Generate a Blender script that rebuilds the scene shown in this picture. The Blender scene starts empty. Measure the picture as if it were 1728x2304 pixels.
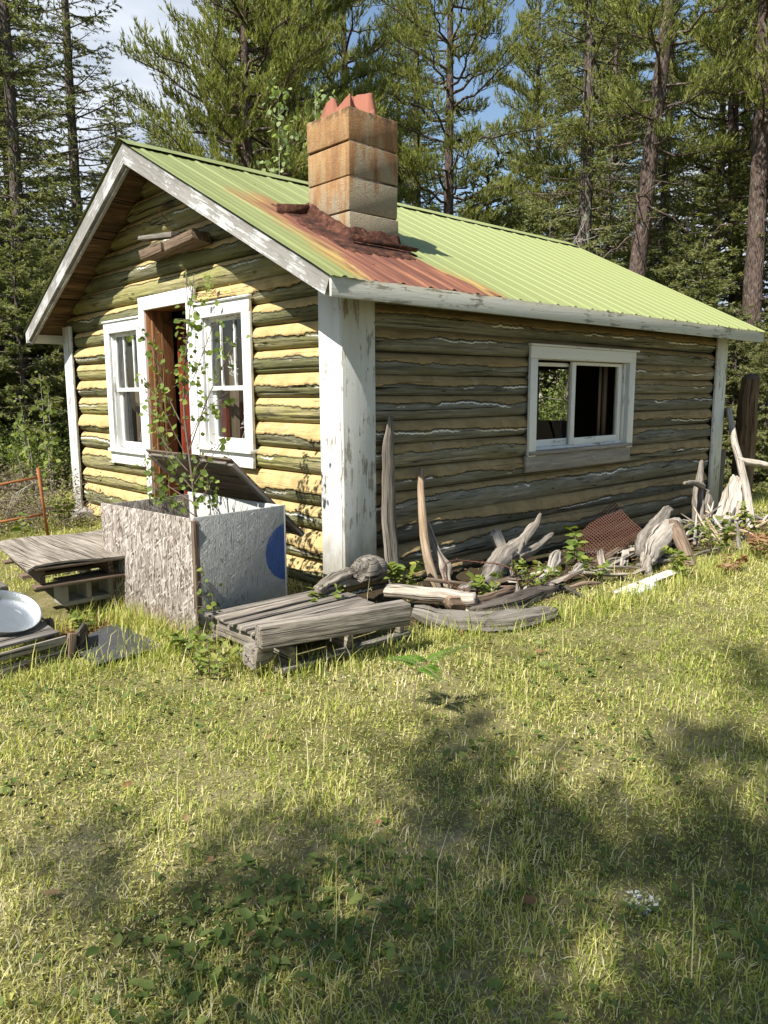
import bpy, math, random
import numpy as np
from mathutils import Vector, Matrix

PI = math.pi
R = math.radians
SC = bpy.context.scene
COL = SC.collection
rng = np.random.default_rng(7)

# ------------------------------------------------------------------ noise
_T1 = np.random.default_rng(1).random(4096)
_T2 = np.random.default_rng(2).random((256, 256))


def n1(x, seed=0, octv=3):
    x = np.asarray(x, float) + seed * 17.31
    o = np.zeros_like(x); a = .5
    for k in range(octv):
        i = np.floor(x).astype(int); f = x - i; f = f * f * (3 - 2 * f)
        o += a * (_T1[i % 4096] * (1 - f) + _T1[(i + 1) % 4096] * f)
        x = x * 2.03 + 11.7; a *= .5
    return o / (1 - .5 ** octv) - .5


def n2(x, y, seed=0, octv=3):
    x = np.asarray(x, float) + seed * 7.13; y = np.asarray(y, float) + seed * 3.77
    o = np.zeros(np.broadcast(x, y).shape); a = .5
    for k in range(octv):
        i = np.floor(x).astype(int); j = np.floor(y).astype(int)
        f = x - i; g = y - j; f = f * f * (3 - 2 * f); g = g * g * (3 - 2 * g)
        i0, i1, j0, j1 = i % 256, (i + 1) % 256, j % 256, (j + 1) % 256
        o += a * ((_T2[i0, j0] * (1 - f) + _T2[i1, j0] * f) * (1 - g) + (_T2[i0, j1] * (1 - f) + _T2[i1, j1] * f) * g)
        x = x * 2.03 + 5.1; y = y * 2.03 + 9.2; a *= .5
    return o / (1 - .5 ** octv) - .5


def sstep(a, b, x):
    t = np.clip((x - a) / (b - a), 0, 1)
    return t * t * (3 - 2 * t)


def gz(x, y):
    """height of the ground"""
    x = np.asarray(x, float); y = np.asarray(y, float)
    z = -.09 - .012 * np.clip(x, 0, 9) + .05 * n2(x * .9, y * .9, 3, 3) + .10 * n2(x * .22, y * .22, 5, 2)
    far = np.hypot(x - 2, y - 1)
    return z + .35 * n2(x * .12, y * .12, 8, 2) * sstep(13, 24, far)


def gzf(x, y):
    return float(gz(np.array([x]), np.array([y]))[0])


# ------------------------------------------------------------------ mesh builder
class B:
    def __init__(s):
        s.V = []; s.LC = []; s.PD = []; s.Q = []; s.T = []; s.RQ = []; s.RT = []; s.n = 0

    def add(s, V, Q=None, T=None, lc=None, pd=None, rq=None, rt=None):
        V = np.asarray(V, float).reshape(-1, 3)
        s.V.append(V)
        s.LC.append(V if lc is None else np.asarray(lc, float).reshape(-1, 3))
        s.PD.append(np.zeros(len(V)) if pd is None else np.asarray(pd, float).ravel())
        for F, L, r, RL in ((Q, s.Q, rq, s.RQ), (T, s.T, rt, s.RT)):
            if F is not None and len(F):
                F = np.asarray(F, int)
                L.append(F + s.n)
                RL.append(np.full(len(F), rng.random()) if r is None else np.broadcast_to(np.asarray(r, float), (len(F),)))
        s.n += len(V)

    def mesh(s, name, mat, smooth=False):
        V = np.concatenate(s.V) if s.V else np.zeros((0, 3))
        Q = np.concatenate(s.Q) if s.Q else np.zeros((0, 4), int)
        T = np.concatenate(s.T) if s.T else np.zeros((0, 3), int)
        me = bpy.data.meshes.new(name)
        nq, nt = len(Q), len(T)
        me.vertices.add(len(V)); me.vertices.foreach_set('co', V.astype(np.float32).ravel())
        me.loops.add(nq * 4 + nt * 3)
        me.loops.foreach_set('vertex_index', np.concatenate([Q.ravel(), T.ravel()]).astype(np.int32))
        me.polygons.add(nq + nt)
        st = np.concatenate([np.arange(nq) * 4, nq * 4 + np.arange(nt) * 3]).astype(np.int32)
        me.polygons.foreach_set('loop_start', st)
        if smooth:
            me.polygons.foreach_set('use_smooth', np.ones(nq + nt, bool))
        a = me.attributes.new('lc', 'FLOAT_VECTOR', 'POINT'); a.data.foreach_set('vector', np.concatenate(s.LC).astype(np.float32).ravel())
        pd = np.concatenate(s.PD)
        if np.any(pd):
            a = me.attributes.new('pd', 'FLOAT', 'POINT'); a.data.foreach_set('value', pd.astype(np.float32))
        rr = np.concatenate(s.RQ + s.RT) if (s.RQ or s.RT) else np.zeros(0)
        a = me.attributes.new('rnd', 'FLOAT', 'FACE'); a.data.foreach_set('value', rr.astype(np.float32))
        me.update(calc_edges=True); me.validate()
        me.materials.append(mat)
        return me

    def obj(s, name, mat, parent=None, bev=0, smooth=False, label=None):
        o = bpy.data.objects.new(name, s.mesh(name, mat, smooth))
        COL.objects.link(o)
        if parent is not None: o.parent = parent
        if bev:
            m = o.modifiers.new('bevel', 'BEVEL'); m.width = bev; m.segments = 2; m.limit_method = 'ANGLE'; m.angle_limit = R(40)
        if label: o['label'] = label
        return o


BOXQ = np.array([[0, 3, 2, 1], [4, 5, 6, 7], [0, 1, 5, 4], [1, 2, 6, 5], [2, 3, 7, 6], [3, 0, 4, 7]])


def box(b, c, size, rot=None, rnd=None, warp=0):
    s = np.array(size, float) / 2
    P = np.array([[-1, -1, -1], [1, -1, -1], [1, 1, -1], [-1, 1, -1], [-1, -1, 1], [1, -1, 1], [1, 1, 1], [-1, 1, 1]]) * s
    order = np.argsort(-np.array(size))
    lc = P[:, order] + rng.random(3) * 20
    if warp: P = P + rng.normal(0, warp, P.shape)
    if rot is not None: P = P @ np.array(rot).T
    r = rng.random() if rnd is None else rnd
    b.add(P + np.array(c, float), BOXQ, lc=lc, rq=r)


def frame_of(d, up=(0, 0, 1)):
    d = np.array(d, float); d /= np.linalg.norm(d)
    up = np.array(up, float)
    if abs(d @ up) > .98: up = np.array([0, 1., 0])
    s = np.cross(up, d); s /= np.linalg.norm(s)
    return d, s, np.cross(d, s)


def bar(b, p0, p1, w, h, up=(0, 0, 1), rnd=None, warp=0):
    """straight board: length p0->p1, w sideways, h along up"""
    p0 = np.array(p0, float); p1 = np.array(p1, float)
    d, s, u = frame_of(p1 - p0, up)
    box(b, (p0 + p1) / 2, (np.linalg.norm(p1 - p0), w, h), np.stack([d, s, u], 1), rnd, warp)


def spline(pts, n):
    pts = np.array(pts, float)
    t = np.linspace(0, len(pts) - 1, n)
    i = np.clip(np.floor(t).astype(int), 0, len(pts) - 2); f = (t - i)[:, None]
    p0 = pts[np.clip(i - 1, 0, None)]; p1 = pts[i]; p2 = pts[i + 1]; p3 = pts[np.clip(i + 2, None, len(pts) - 1)]
    return .5 * (2 * p1 + (p2 - p0) * f + (2 * p0 - 5 * p1 + 4 * p2 - p3) * f ** 2 + (3 * p1 - p0 - 3 * p2 + p3) * f ** 3)


def tube(b, path, rad, k=8, seed=0, ridge=0., rough=0., flat=1., caps=True, rnd=None, up=(0, 0, 1), twist=0.):
    path = np.array(path, float); n = len(path)
    rad = np.broadcast_to(np.array(rad, float), (n,))
    tg = np.gradient(path, axis=0); tg /= np.linalg.norm(tg, axis=1)[:, None] + 1e-9
    upv = np.array(up, float)
    if np.abs(tg @ upv).max() > .97: upv = np.array([.31, .9, .3])
    s = np.cross(upv, tg); s /= np.linalg.norm(s, axis=1)[:, None] + 1e-9
    u = np.cross(tg, s)
    ln = np.concatenate([[0], np.cumsum(np.linalg.norm(np.diff(path, axis=0), axis=1))])
    a = np.linspace(0, 2 * PI, k, endpoint=False)
    A = a[None, :] + twist * ln[:, None]
    r = rad[:, None] * np.ones((1, k))
    if ridge:
        r = r * (1 + ridge * 2 * n2(np.cos(a)[None] * 3.2 + 9 + 0 * ln[:, None], np.sin(a)[None] * 3.2 + ln[:, None] * .7, seed + 3, 4))
    if rough:
        r = r * (1 + rough * 2 * n2(a[None] * 3 + 0 * ln[:, None], ln[:, None] * 9, seed, 3))
    P = path[:, None] + r[..., None] * (np.cos(A)[..., None] * s[:, None] + flat * np.sin(A)[..., None] * u[:, None])
    off = (seed * 3.7) % 50
    lc = np.stack([np.broadcast_to(ln[:, None] + off, r.shape), np.cos(a)[None] * rad.max() + 0 * r, np.sin(a)[None] * rad.max() + 0 * r], -1)
    i = np.arange(n - 1)[:, None] * k; j = np.arange(k)[None]; j2 = (j + 1) % k
    Q = np.stack([i + j, i + j2, i + k + j2, i + k + j], -1).reshape(-1, 4)
    V = P.reshape(-1, 3); L = lc.reshape(-1, 3); T = None
    if caps:
        V = np.concatenate([V, path[[0, -1]]]); L = np.concatenate([L, [[off, 0, 0], [off + ln[-1], 0, 0]]])
        jj = np.arange(k); j2 = (jj + 1) % k
        T = np.concatenate([np.stack([jj * 0 + n * k, j2, jj], -1), np.stack([jj * 0 + n * k + 1, (n - 1) * k + jj, (n - 1) * k + j2], -1)])
    rv = rng.random() if rnd is None else rnd
    b.add(V, Q, T, lc=L, rq=rv, rt=rv)


def grid_surf(b, P, lc=None, pd=None, rnd=None):
    n, m = P.shape[:2]
    i = np.arange(n - 1)[:, None] * m; j = np.arange(m - 1)[None]
    Q = np.stack([i + j, i + j + 1, i + m + j + 1, i + m + j], -1).reshape(-1, 4)
    b.add(P.reshape(-1, 3), Q, lc=lc, pd=pd, rq=rnd)


# ------------------------------------------------------------------ materials
class MT:
    def __init__(s, name):
        s.m = bpy.data.materials.new(name); s.m.use_nodes = True
        s.t = s.m.node_tree; s.t.nodes.clear()
        s.out = s.t.nodes.new('ShaderNodeOutputMaterial')

    def n(s, typ, ins=None, **kw):
        nd = s.t.nodes.new(typ)
        for k, v in kw.items(): setattr(nd, k, v)
        for k, v in (ins or {}).items():
            s.put(nd.inputs[k], v)
        return nd

    def put(s, sock, v):
        if isinstance(v, bpy.types.NodeSocket): s.t.links.new(v, sock)
        elif isinstance(v, (tuple, list)):
            sock.default_value = tuple(v) + ((1,) if sock.type == 'RGBA' and len(v) == 3 else ())
        else: sock.default_value = v

    def attr(s, name, out='Fac'): return s.n('ShaderNodeAttribute', attribute_name=name).outputs[out]
    def obj(s): return s.n('ShaderNodeTexCoord').outputs['Object']
    def lc(s): return s.attr('lc', 'Vector')
    def inst(s): return s.n('ShaderNodeObjectInfo').outputs['Random']

    def map(s, v, scale=(1, 1, 1), loc=(0, 0, 0), rot=(0, 0, 0)):
        return s.n('ShaderNodeMapping', {'Vector': v, 'Scale': scale, 'Location': loc, 'Rotation': rot}).outputs[0]

    def noise(s, v, sc=5, det=4, rough=.55, dist=0.):
        return s.n('ShaderNodeTexNoise', {'Vector': v, 'Scale': sc, 'Detail': det, 'Roughness': rough, 'Distortion': dist}).outputs[0]

    def vor(s, v, sc=5, feat='F1', out='Distance'):
        return s.n('ShaderNodeTexVoronoi', {'Vector': v, 'Scale': sc}, feature=feat).outputs[out]

    def math(s, op, a, b=0., c=0., clamp=False):
        nd = s.n('ShaderNodeMath', operation=op, use_clamp=clamp)
        s.put(nd.inputs[0], a); s.put(nd.inputs[1], b); s.put(nd.inputs[2], c)
        return nd.outputs[0]

    def mr(s, v, a, b, c=0., d=1.):
        return s.n('ShaderNodeMapRange', {'Value': v, 'From Min': a, 'From Max': b, 'To Min': c, 'To Max': d}, interpolation_type='SMOOTHSTEP').outputs[0]

    def mix(s, f, a, b, mode='MIX'):
        nd = s.n('ShaderNodeMix', data_type='RGBA', blend_type=mode)
        s.put(nd.inputs[0], f); s.put(nd.inputs[6], a); s.put(nd.inputs[7], b)
        return nd.outputs[2]

    def ramp(s, f, stops):
        nd = s.n('ShaderNodeValToRGB', {'Fac': f})
        e = nd.color_ramp.elements
        while len(e) < len(stops): e.new(.5)
        for x, (p, c) in zip(e, stops): x.position = p; x.color = tuple(c) + (1,)
        return nd.outputs[0]

    def sep(s, v):
        return s.n('ShaderNodeSeparateXYZ', {'Vector': v}).outputs

    def bump(s, h, dist=.01, st=1.):
        return s.n('ShaderNodeBump', {'Height': h, 'Distance': dist, 'Strength': st}).outputs[0]

    def fin(s, col, rough=.85, nrm=None, spec=.3, metal=0.):
        p = s.n('ShaderNodeBsdfPrincipled')
        s.put(p.inputs['Base Color'], col); s.put(p.inputs['Roughness'], rough)
        s.put(p.inputs['Specular IOR Level'], spec); s.put(p.inputs['Metallic'], metal)
        if nrm is not None: s.put(p.inputs['Normal'], nrm)
        s.t.links.new(p.outputs[0], s.out.inputs[0])
        return s.m


def wood(name, dark, mid, light, grain=30., spec=.2, tint=None, contrast=1.):
    """weathered bare wood, grain along the piece"""
    t = MT(name); lc = t.lc(); rnd = t.attr('rnd')
    g = t.noise(t.map(lc, (1.6, grain, grain)), 1., 6, .65, .6)
    g2 = t.noise(t.map(lc, (5., grain * 2.6, grain * 2.6)), 1., 4, .6, .3)
    c = t.ramp(g, [(.30, dark), (.47, mid), (.66, light)])
    c = t.mix(t.mr(g2, .35, .7, 0, .55), c, light)
    crack = t.mr(t.noise(t.map(lc, (.9, grain * 1.5, grain * 1.5), (3, 3, 3)), 1., 3, .5, .8), .60, .66)
    c = t.mix(t.math('MULTIPLY', crack, .9), c, tuple(x * .25 for x in dark))
    blot = t.noise(lc, 6., 4, .6)
    c = t.mix(t.mr(blot, .45, .75, 0, .5), c, tint or tuple(x * .8 for x in mid))
    c = t.mix(1., c, t.ramp(rnd, [(0, (.72, .72, .72)), (1, (1.18, 1.12, 1.05))]), 'MULTIPLY')
    h = t.math('SUBTRACT', t.math('ADD', g, t.math('MULTIPLY', g2, .5)), t.math('MULTIPLY', crack, .8))
    return t.fin(c, .9, t.bump(h, .012, .8), spec)


def white_paint(name, peel=.5, base=(.78, .78, .76), under=(.34, .31, .27), grain=14, splash=False):
    t = MT(name); lc = t.lc()
    g = t.noise(t.map(lc, (2.2, grain * 2, grain * 2)), 1., 6, .7, .4)
    b = t.noise(lc, 2.2, 5, .65)
    m = t.math('ADD', t.math('MULTIPLY', g, .6), t.math('MULTIPLY', b, .55))
    pe = t.mr(m, .80 - peel * .35, .84 - peel * .35)
    dirt = t.noise(t.map(lc, (1.2, 9, 9), (4, 1, 2)), 1., 5, .6)
    c = t.mix(t.mr(dirt, .45, .75, 0, .5), base, tuple(x * .74 for x in base))
    sp = t.mr(t.noise(lc, 60, 3, .5), .66, .72, 0, .5)
    c = t.mix(sp, c, (.25, .23, .2))
    wcol = t.ramp(g, [(.3, tuple(x * .5 for x in under)), (.6, under), (.8, tuple(x * 1.5 for x in under))])
    c = t.mix(pe, c, wcol)
    if splash:
        oz = t.sep(t.obj())[2]
        sp2 = t.mr(t.math('ADD', oz, t.math('MULTIPLY', t.noise(t.map(lc, (5, 12, 12)), 1., 5, .7), .9)), 1.05, .45, 0, .7)
        c = t.mix(sp2, c, (.27, .24, .165))
        nail = t.mr(t.vor(t.map(lc, (3.1, 9, 9), (.3, .2, .1)), 1.), .055, .04, 0, .8)
        c = t.mix(nail, c, (.16, .09, .05))
    h = t.math('SUBTRACT', t.math('MULTIPLY', t.noise(t.map(lc, (4, 50, 50)), 1., 4, .6), .5), t.math('MULTIPLY', pe, .5))
    return t.fin(c, .7, t.bump(h, .006, .7), .3)


def leafmat(name, stops, trans=.25, hue=.5, spec=.25):
    t = MT(name)
    r = t.math('ADD', t.math('MULTIPLY', t.attr('rnd'), 1 - hue * .4), t.math('MULTIPLY', t.inst(), hue * .4))
    c = t.ramp(r, stops)
    p = t.n('ShaderNodeBsdfPrincipled', {'Base Color': c, 'Roughness': .6, 'Specular IOR Level': spec})
    tr = t.n('ShaderNodeBsdfTranslucent', {'Color': t.mix(1., c, (1.25, 1.3, .7), 'MULTIPLY')})
    mx = t.n('ShaderNodeMixShader', {0: trans, 1: p.outputs[0], 2: tr.outputs[0]})
    t.t.links.new(mx.outputs[0], t.out.inputs[0])
    return t.m


def flat(name, col, rough=.8, var=.25, sc=8., spec=.3, metal=0., bumpd=.004):
    t = MT(name); o = t.lc()
    n = t.noise(o, sc, 6, .65)
    c = t.mix(n, tuple(x * (1 - var) for x in col), tuple(x * (1 + var) for x in col))
    return t.fin(c, rough, t.bump(t.noise(o, sc * 6, 4, .6), bumpd, .6), spec, metal)


def bark_mat(name, dark, light, lichen=(.30, .33, .24), lich=.5):
    t = MT(name); lc = t.lc()
    v = t.vor(t.map(lc, (9, 26, 26)), 1.)
    n = t.noise(t.map(lc, (6, 20, 20)), 1., 5, .65, .5)
    c = t.ramp(t.math('ADD', t.math('MULTIPLY', v, .5), t.math('MULTIPLY', n, .6)), [(.3, dark), (.7, light)])
    l = t.mr(t.noise(lc, 4., 5, .7), .62 - lich * .12, .68 - lich * .1, 0, .8)
    c = t.mix(l, c, lichen)
    return t.fin(c, .95, t.bump(t.math('SUBTRACT', n, v), .03, .9), .15)


def log_mat(name, yellow, wood_stops, chink, streak):
    """round wall logs: peeling ochre finish on top (pd > 0), bare wood below, pale line of mortar"""
    t = MT(name); lc = t.lc(); pd = t.attr('pd'); rnd = t.attr('rnd')
    rag = t.noise(t.map(lc, (24, 12, 12)), 1., 6, .75)
    d = t.math('ADD', pd, t.math('MULTIPLY', t.math('SUBTRACT', rag, .5), .38))
    pm = t.mr(d, -.015, .015)
    edge = t.math('MULTIPLY', t.mr(d, -.16, -.05), t.mr(d, .015, -.015))
    g = t.noise(t.map(lc, (1.3, 30, 30)), 1., 7, .68, .9)
    g2 = t.noise(t.map(lc, (4, 70, 70)), 1., 4, .6, .3)
    w = t.ramp(t.math('ADD', t.math('MULTIPLY', g, .75), t.math('MULTIPLY', g2, .25)), wood_stops)
    blot = t.noise(t.map(lc, (1.2, 4, 4), (7, 0, 0)), 1., 5, .6)
    w = t.mix(t.mr(blot, .42, .62, 0, .85), w, streak)
    blk = t.noise(t.map(lc, (1.6, 9, 9), (3, 7, 0)), 1., 6, .7)
    w = t.mix(t.mr(blk, .56, .70, 0, .75), w, (.045, .042, .038))
    w = t.mix(t.mr(blk, .40, .28, 0, .5), w, (.42, .40, .36))
    vd = t.vor(t.map(lc, (2.6, 7, 7), (5, 5, 5)), 1.)
    knot = t.mr(vd, .12, .07)
    w = t.mix(t.math('MULTIPLY', knot, .8), w, tuple(x * .35 for x in streak))
    chk = t.mr(t.noise(t.map(lc, (.8, 22, 22), (9, 2, 1)), 1., 3, .5, 1.), .635, .675)
    w = t.mix(t.math('MULTIPLY', chk, .9), w, (.015, .013, .01))
    w = t.mix(1., w, t.ramp(rnd, [(0, (.62, .64, .66)), (.5, (1., 1., 1.)), (1, (1.25, 1.18, 1.0))]), 'MULTIPLY')
    w = t.mix(t.math('MULTIPLY', edge, .8), w, (.03, .025, .02))  # thin shadow line painted just below the ragged edge of the finish
    y = t.mix(t.mr(t.noise(lc, 5., 5, .65), .35, .7), yellow, tuple(x * .68 for x in yellow))
    y = t.mix(t.mr(t.noise(t.map(lc, (6, 3, 3)), 1., 4, .6), .6, .72, 0, .45), y, (.42, .38, .30))
    y = t.mix(t.mr(t.noise(t.map(lc, (18, 5, 5)), 1., 3, .6), .66, .7, 0, .6), y, tuple(x * .45 for x in yellow))
    c = t.mix(pm, w, y)
    wl = t.math('MULTIPLY', t.mr(d, -.30, -.26), t.mr(d, -.17, -.21))
    wl = t.math('MULTIPLY', wl, t.mr(t.noise(t.map(lc, (.9, 6.5, 6.5), (2, 8, 3)), 1., 3, .5), .53, .57))
    c = t.mix(wl, c, chink)
    h = t.math('ADD', t.math('SUBTRACT', t.math('MULTIPLY', g, .7), chk), t.math('ADD', t.math('MULTIPLY', pm, .5), t.math('MULTIPLY', g2, .3)))
    return t.fin(c, .88, t.bump(h, .022, 1.), .15)


M = {}
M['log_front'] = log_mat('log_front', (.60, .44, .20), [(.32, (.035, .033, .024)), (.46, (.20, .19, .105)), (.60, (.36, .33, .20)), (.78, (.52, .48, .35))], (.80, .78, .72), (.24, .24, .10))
M['log_side'] = log_mat('log_side', (.40, .295, .15), [(.32, (.03, .03, .028)), (.47, (.20, .195, .165)), (.62, (.36, .34, .29)), (.78, (.54, .51, .44))], (.9, .88, .82), (.19, .18, .12))  # dirtier ochre than the front, darkened further to deepen the wall's shade
M['paint_clean'] = white_paint('paint_clean', .12)
M['paint_worn'] = white_paint('paint_worn', .42)
M['paint_barge'] = white_paint('paint_barge', .78, (.50, .50, .49), (.30, .285, .26))
M['paint_fascia'] = white_paint('paint_fascia', .50, (.56, .56, .50), (.26, .24, .19))
M['paint_side'] = white_paint('paint_side', .56, (.62, .62, .59), (.33, .31, .26), 10, True)
M['paint_post'] = white_paint('paint_post', .52, (.74, .74, .72), (.34, .30, .24), 12, True)
M['paint_peeled'] = white_paint('paint_peeled', 1.12)
M['grey_wood'] = wood('grey_wood', (.032, .027, .022), (.155, .138, .118), (.36, .33, .29))
M['pale_wood'] = wood('pale_wood', (.06, .05, .04), (.29, .26, .22), (.60, .56, .50), 30)
M['brown_wood'] = wood('brown_wood', (.03, .022, .017), (.13, .092, .066), (.26, .20, .15))
M['tan_wood'] = wood('tan_wood', (.12, .07, .04), (.38, .27, .17), (.56, .46, .34))
M['soffit_wood'] = wood('soffit_wood', (.03, .016, .009), (.085, .05, .028), (.18, .12, .07), 18)
M['dark_rot'] = wood('dark_rot', (.012, .011, .010), (.055, .048, .042), (.14, .125, .11))
M['rust'] = flat('rust', (.115, .052, .034), .9, .45, 25.)
M['rust_light'] = flat('rust_light', (.34, .13, .05), .85, .4, 12.)
M['door_brown'] = wood('door_brown', (.13, .055, .025), (.24, .115, .05), (.33, .17, .085), 8)
M['door_red'] = wood('door_red', (.10, .016, .009), (.20, .035, .018), (.28, .06, .03), 6)
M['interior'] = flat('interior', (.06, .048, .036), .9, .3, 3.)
M['floorboards'] = wood('floorboards', (.05, .03, .02), (.13, .09, .06), (.2, .15, .1), 6)
M['curtain'] = flat('curtain', (.16, .115, .08), .9, .3, 6.)
M['concrete'] = flat('concrete', (.33, .31, .27), .95, .3, 9.)
M['rubber'] = flat('rubber', (.055, .056, .060), .6, .35, 30., .4, bumpd=.01)
M['galv'] = flat('galv', (.38, .405, .415), .42, .18, 14., .5, .75)
M['terracotta'] = flat('terracotta', (.27, .105, .066), .85, .18, 10.)
M['lichen'] = flat('lichen', (.55, .58, .50), .95, .2, 40.)

# roof metal: lime green paint, rust running down from the chimney
t = MT('roof_green'); o = t.obj(); sx = t.sep(o)
rn = t.noise(t.map(o, (3.2, .7, .7)), 1., 5, .6)
rf = t.noise(t.map(o, (22, 1.0, 1.0)), 1., 6, .7)
wob = t.math('ADD', t.math('MULTIPLY', t.math('SUBTRACT', rn, .5), .7), t.math('MULTIPLY', t.math('SUBTRACT', rf, .5), .45))
dx = t.math('ADD', t.math('ABSOLUTE', t.math('SUBTRACT', sx[0], .72)), wob)
lim = t.mr(sx[1], -.3, .6, .78, .52)
inx = t.math('SUBTRACT', lim, dx)
rusty = t.math('MULTIPLY', t.mr(inx, -.01, .06), t.mr(t.math('ADD', sx[1], wob), 1.05, .55))
side = t.math('MULTIPLY', t.mr(t.math('ADD', t.math('ABSOLUTE', t.math('SUBTRACT', sx[0], .35)), wob), .36, .08), t.mr(t.math('ADD', sx[1], wob), 2.1, 1.0))
rusty = t.math('MAXIMUM', rusty, side)
orange = t.math('MAXIMUM', t.math('MULTIPLY', t.mr(inx, -.24, -.01), t.mr(t.math('ADD', sx[1], wob), 1.6, .4)), t.mr(side, 0, .5))
gcol = t.mix(t.noise(t.map(o, (1.5, .5, .5)), 2., 5, .6), (.31, .345, .145), (.275, .31, .125))
gcol = t.mix(t.mr(t.noise(t.map(o, (6, .35, .35)), 1., 5, .7), .55, .8, 0, .4), gcol, (.33, .40, .13))
fade = t.mr(sx[0], 3.6, -.2, 0, 1.)
gcol = t.mix(t.math('MULTIPLY', fade, t.mr(t.noise(t.map(o, (7, .4, .4)), 1., 4, .6), .3, .6, .45, .95)), gcol, (.19, .215, .08))
spk = t.mr(t.noise(o, 28., 3, .6), .69, .73, 0, .8)
gcol = t.mix(spk, gcol, (.12, .07, .03))
lap = t.mr(t.math('ABSOLUTE', t.math('SUBTRACT', t.math('FRACT', t.math('DIVIDE', t.math('ADD', sx[0], .45), .915)), .5)), .4955, .498)
gcol = t.mix(t.math('MULTIPLY', lap, .7), gcol, (.06, .07, .03))
c = t.mix(t.math('MULTIPLY', orange, .85), gcol, t.ramp(rf, [(.35, (.30, .15, .05)), (.6, (.38, .27, .09))]))
c = t.mix(rusty, c, t.ramp(rf, [(.34, (.075, .03, .022)), (.5, (.17, .066, .042)), (.66, (.30, .135, .07))]))
M['roof'] = t.fin(c, t.mix(rusty, (.48, .48, .48), (.9, .9, .9)), t.bump(t.noise(o, 3., 3, .5), .02, .25), .35)

# chimney block: buff concrete, rust run-off
t = MT('chimney_block'); o = t.obj(); sx = t.sep(o)
base = t.mix(t.noise(o, 6., 5, .6), (.42, .355, .245), (.28, .235, .165))
base = t.mix(t.mr(t.noise(o, 90., 2, .5), .55, .65, 0, .55), base, (.14, .12, .10))
run = t.noise(t.map(o, (9, 9, 1.6)), 1., 5, .65)
hgt = t.mr(sx[2], 3.05, 4.1, -.20, .38)
lf = t.mr(sx[0], .75, .64, 0, .36)
st = t.mr(t.math('ADD', t.math('ADD', t.math('MULTIPLY', t.math('SUBTRACT', run, .5), 1.7), t.math('ADD', hgt, .5)), lf), .52, .92)
lowr = t.math('MULTIPLY', t.mr(sx[2], 3.16, 3.0), t.mr(run, .4, .6))
c = t.mix(t.math('MULTIPLY', st, .80), base, t.ramp(run, [(.32, (.45, .30, .14)), (.5, (.34, .17, .065)), (.72, (.17, .07, .035))]))
c = t.mix(t.math('MULTIPLY', lowr, .6), c, (.26, .11, .05))
soot = t.math('MULTIPLY', t.mr(sx[2], 4.02, 4.13), t.mr(t.noise(o, 14., 5, .6), .42, .62))
c = t.mix(t.math('MULTIPLY', soot, .75), c, (.06, .045, .03))
M['chimney'] = t.fin(c, .95, t.bump(t.math('ADD', t.noise(o, 110., 3, .6), t.noise(o, 20., 4, .6)), .012, .8), .15)

# tar and rusted tin round the chimney foot
t = MT('flashing'); o = t.lc()
c = t.ramp(t.noise(o, 9., 6, .7), [(.35, (.018, .012, .010)), (.52, (.085, .034, .022)), (.7, (.21, .10, .065))])
M['flashing'] = t.fin(c, .9, t.bump(t.noise(o, 30., 5, .7), .03, .9), .2)

# strand board, bare and painted
def osb(name, painted):
    t = MT(name); lc = t.lc()
    h = None; tone = None
    for k, (ang, su, sv) in enumerate(((.12, 78, 11), (-.25, 90, 14), (.45, 66, 12), (-.55, 84, 13), (1.0, 76, 16), (.05, 104, 14))):
        v = t.map(lc, (1, 1, 1), (k * 3.3, k * 1.7, 0), (0, 0, ang))
        v = t.map(v, (su, sv, 1))
        cn = t.n('ShaderNodeTexVoronoi', {'Vector': v, 'Scale': 1., 'Randomness': 1.}, feature='F1', distance='CHEBYCHEV')
        s_ = t.sep(cn.outputs['Color'])
        hk = t.math('ADD', t.math('MULTIPLY', s_[1], .8), t.math('MULTIPLY', cn.outputs['Distance'], -.35))
        if h is None: h, tone = hk, s_[2]
        else:
            on = t.math('GREATER_THAN', s_[0], .62)
            h = t.math('ADD', t.math('MULTIPLY', on, hk), t.math('MULTIPLY', t.math('SUBTRACT', 1., on), h))
            tone = t.math('ADD', t.math('MULTIPLY', on, s_[2]), t.math('MULTIPLY', t.math('SUBTRACT', 1., on), tone))
    fine = t.noise(t.map(lc, (110, 16, 16)), 1., 4, .6)
    s = t.sep(lc)
    if painted:
        c = t.mix(t.noise(lc, 4., 4, .6), (.38, .38, .37), (.29, .29, .285))
        c = t.mix(t.math('MULTIPLY', t.mr(tone, .80, .95), .5), c, (.42, .41, .39))
        c = t.mix(t.math('MULTIPLY', t.mr(tone, .10, .03), .6), c, (.15, .14, .13))
        c = t.mix(t.mr(t.math('ADD', s[1], t.math('MULTIPLY', fine, .25)), .24, .12, 0, .5), c, (.15, .14, .115))
        d = t.math('SQRT', t.math('ADD', t.math('POWER', t.math('SUBTRACT', s[0], .835), 2.), t.math('POWER', t.math('SUBTRACT', s[1], .535), 2.)))
        dn = t.math('ADD', d, t.math('MULTIPLY', t.math('SUBTRACT', fine, .5), .03))
        c = t.mix(t.mr(dn, .226, .221), c, t.mix(tone, (.022, .065, .23), (.04, .105, .33)))
        return t.fin(c, .5, t.bump(h, .012, 1.), .45)
    c = t.ramp(t.math('ADD', t.math('MULTIPLY', tone, .75), t.math('MULTIPLY', fine, .35)), [(.22, (.085, .066, .05)), (.38, (.20, .165, .138)), (.64, (.32, .28, .245)), (.92, (.54, .50, .455))])
    c = t.mix(t.mr(t.math('ADD', s[1], t.math('MULTIPLY', t.noise(lc, 9, 4, .6), .3)), .36, .16, 0, .7), c, (.25, .17, .115))
    return t.fin(c, .9, t.bump(h, .004, .8), .15)


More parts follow.
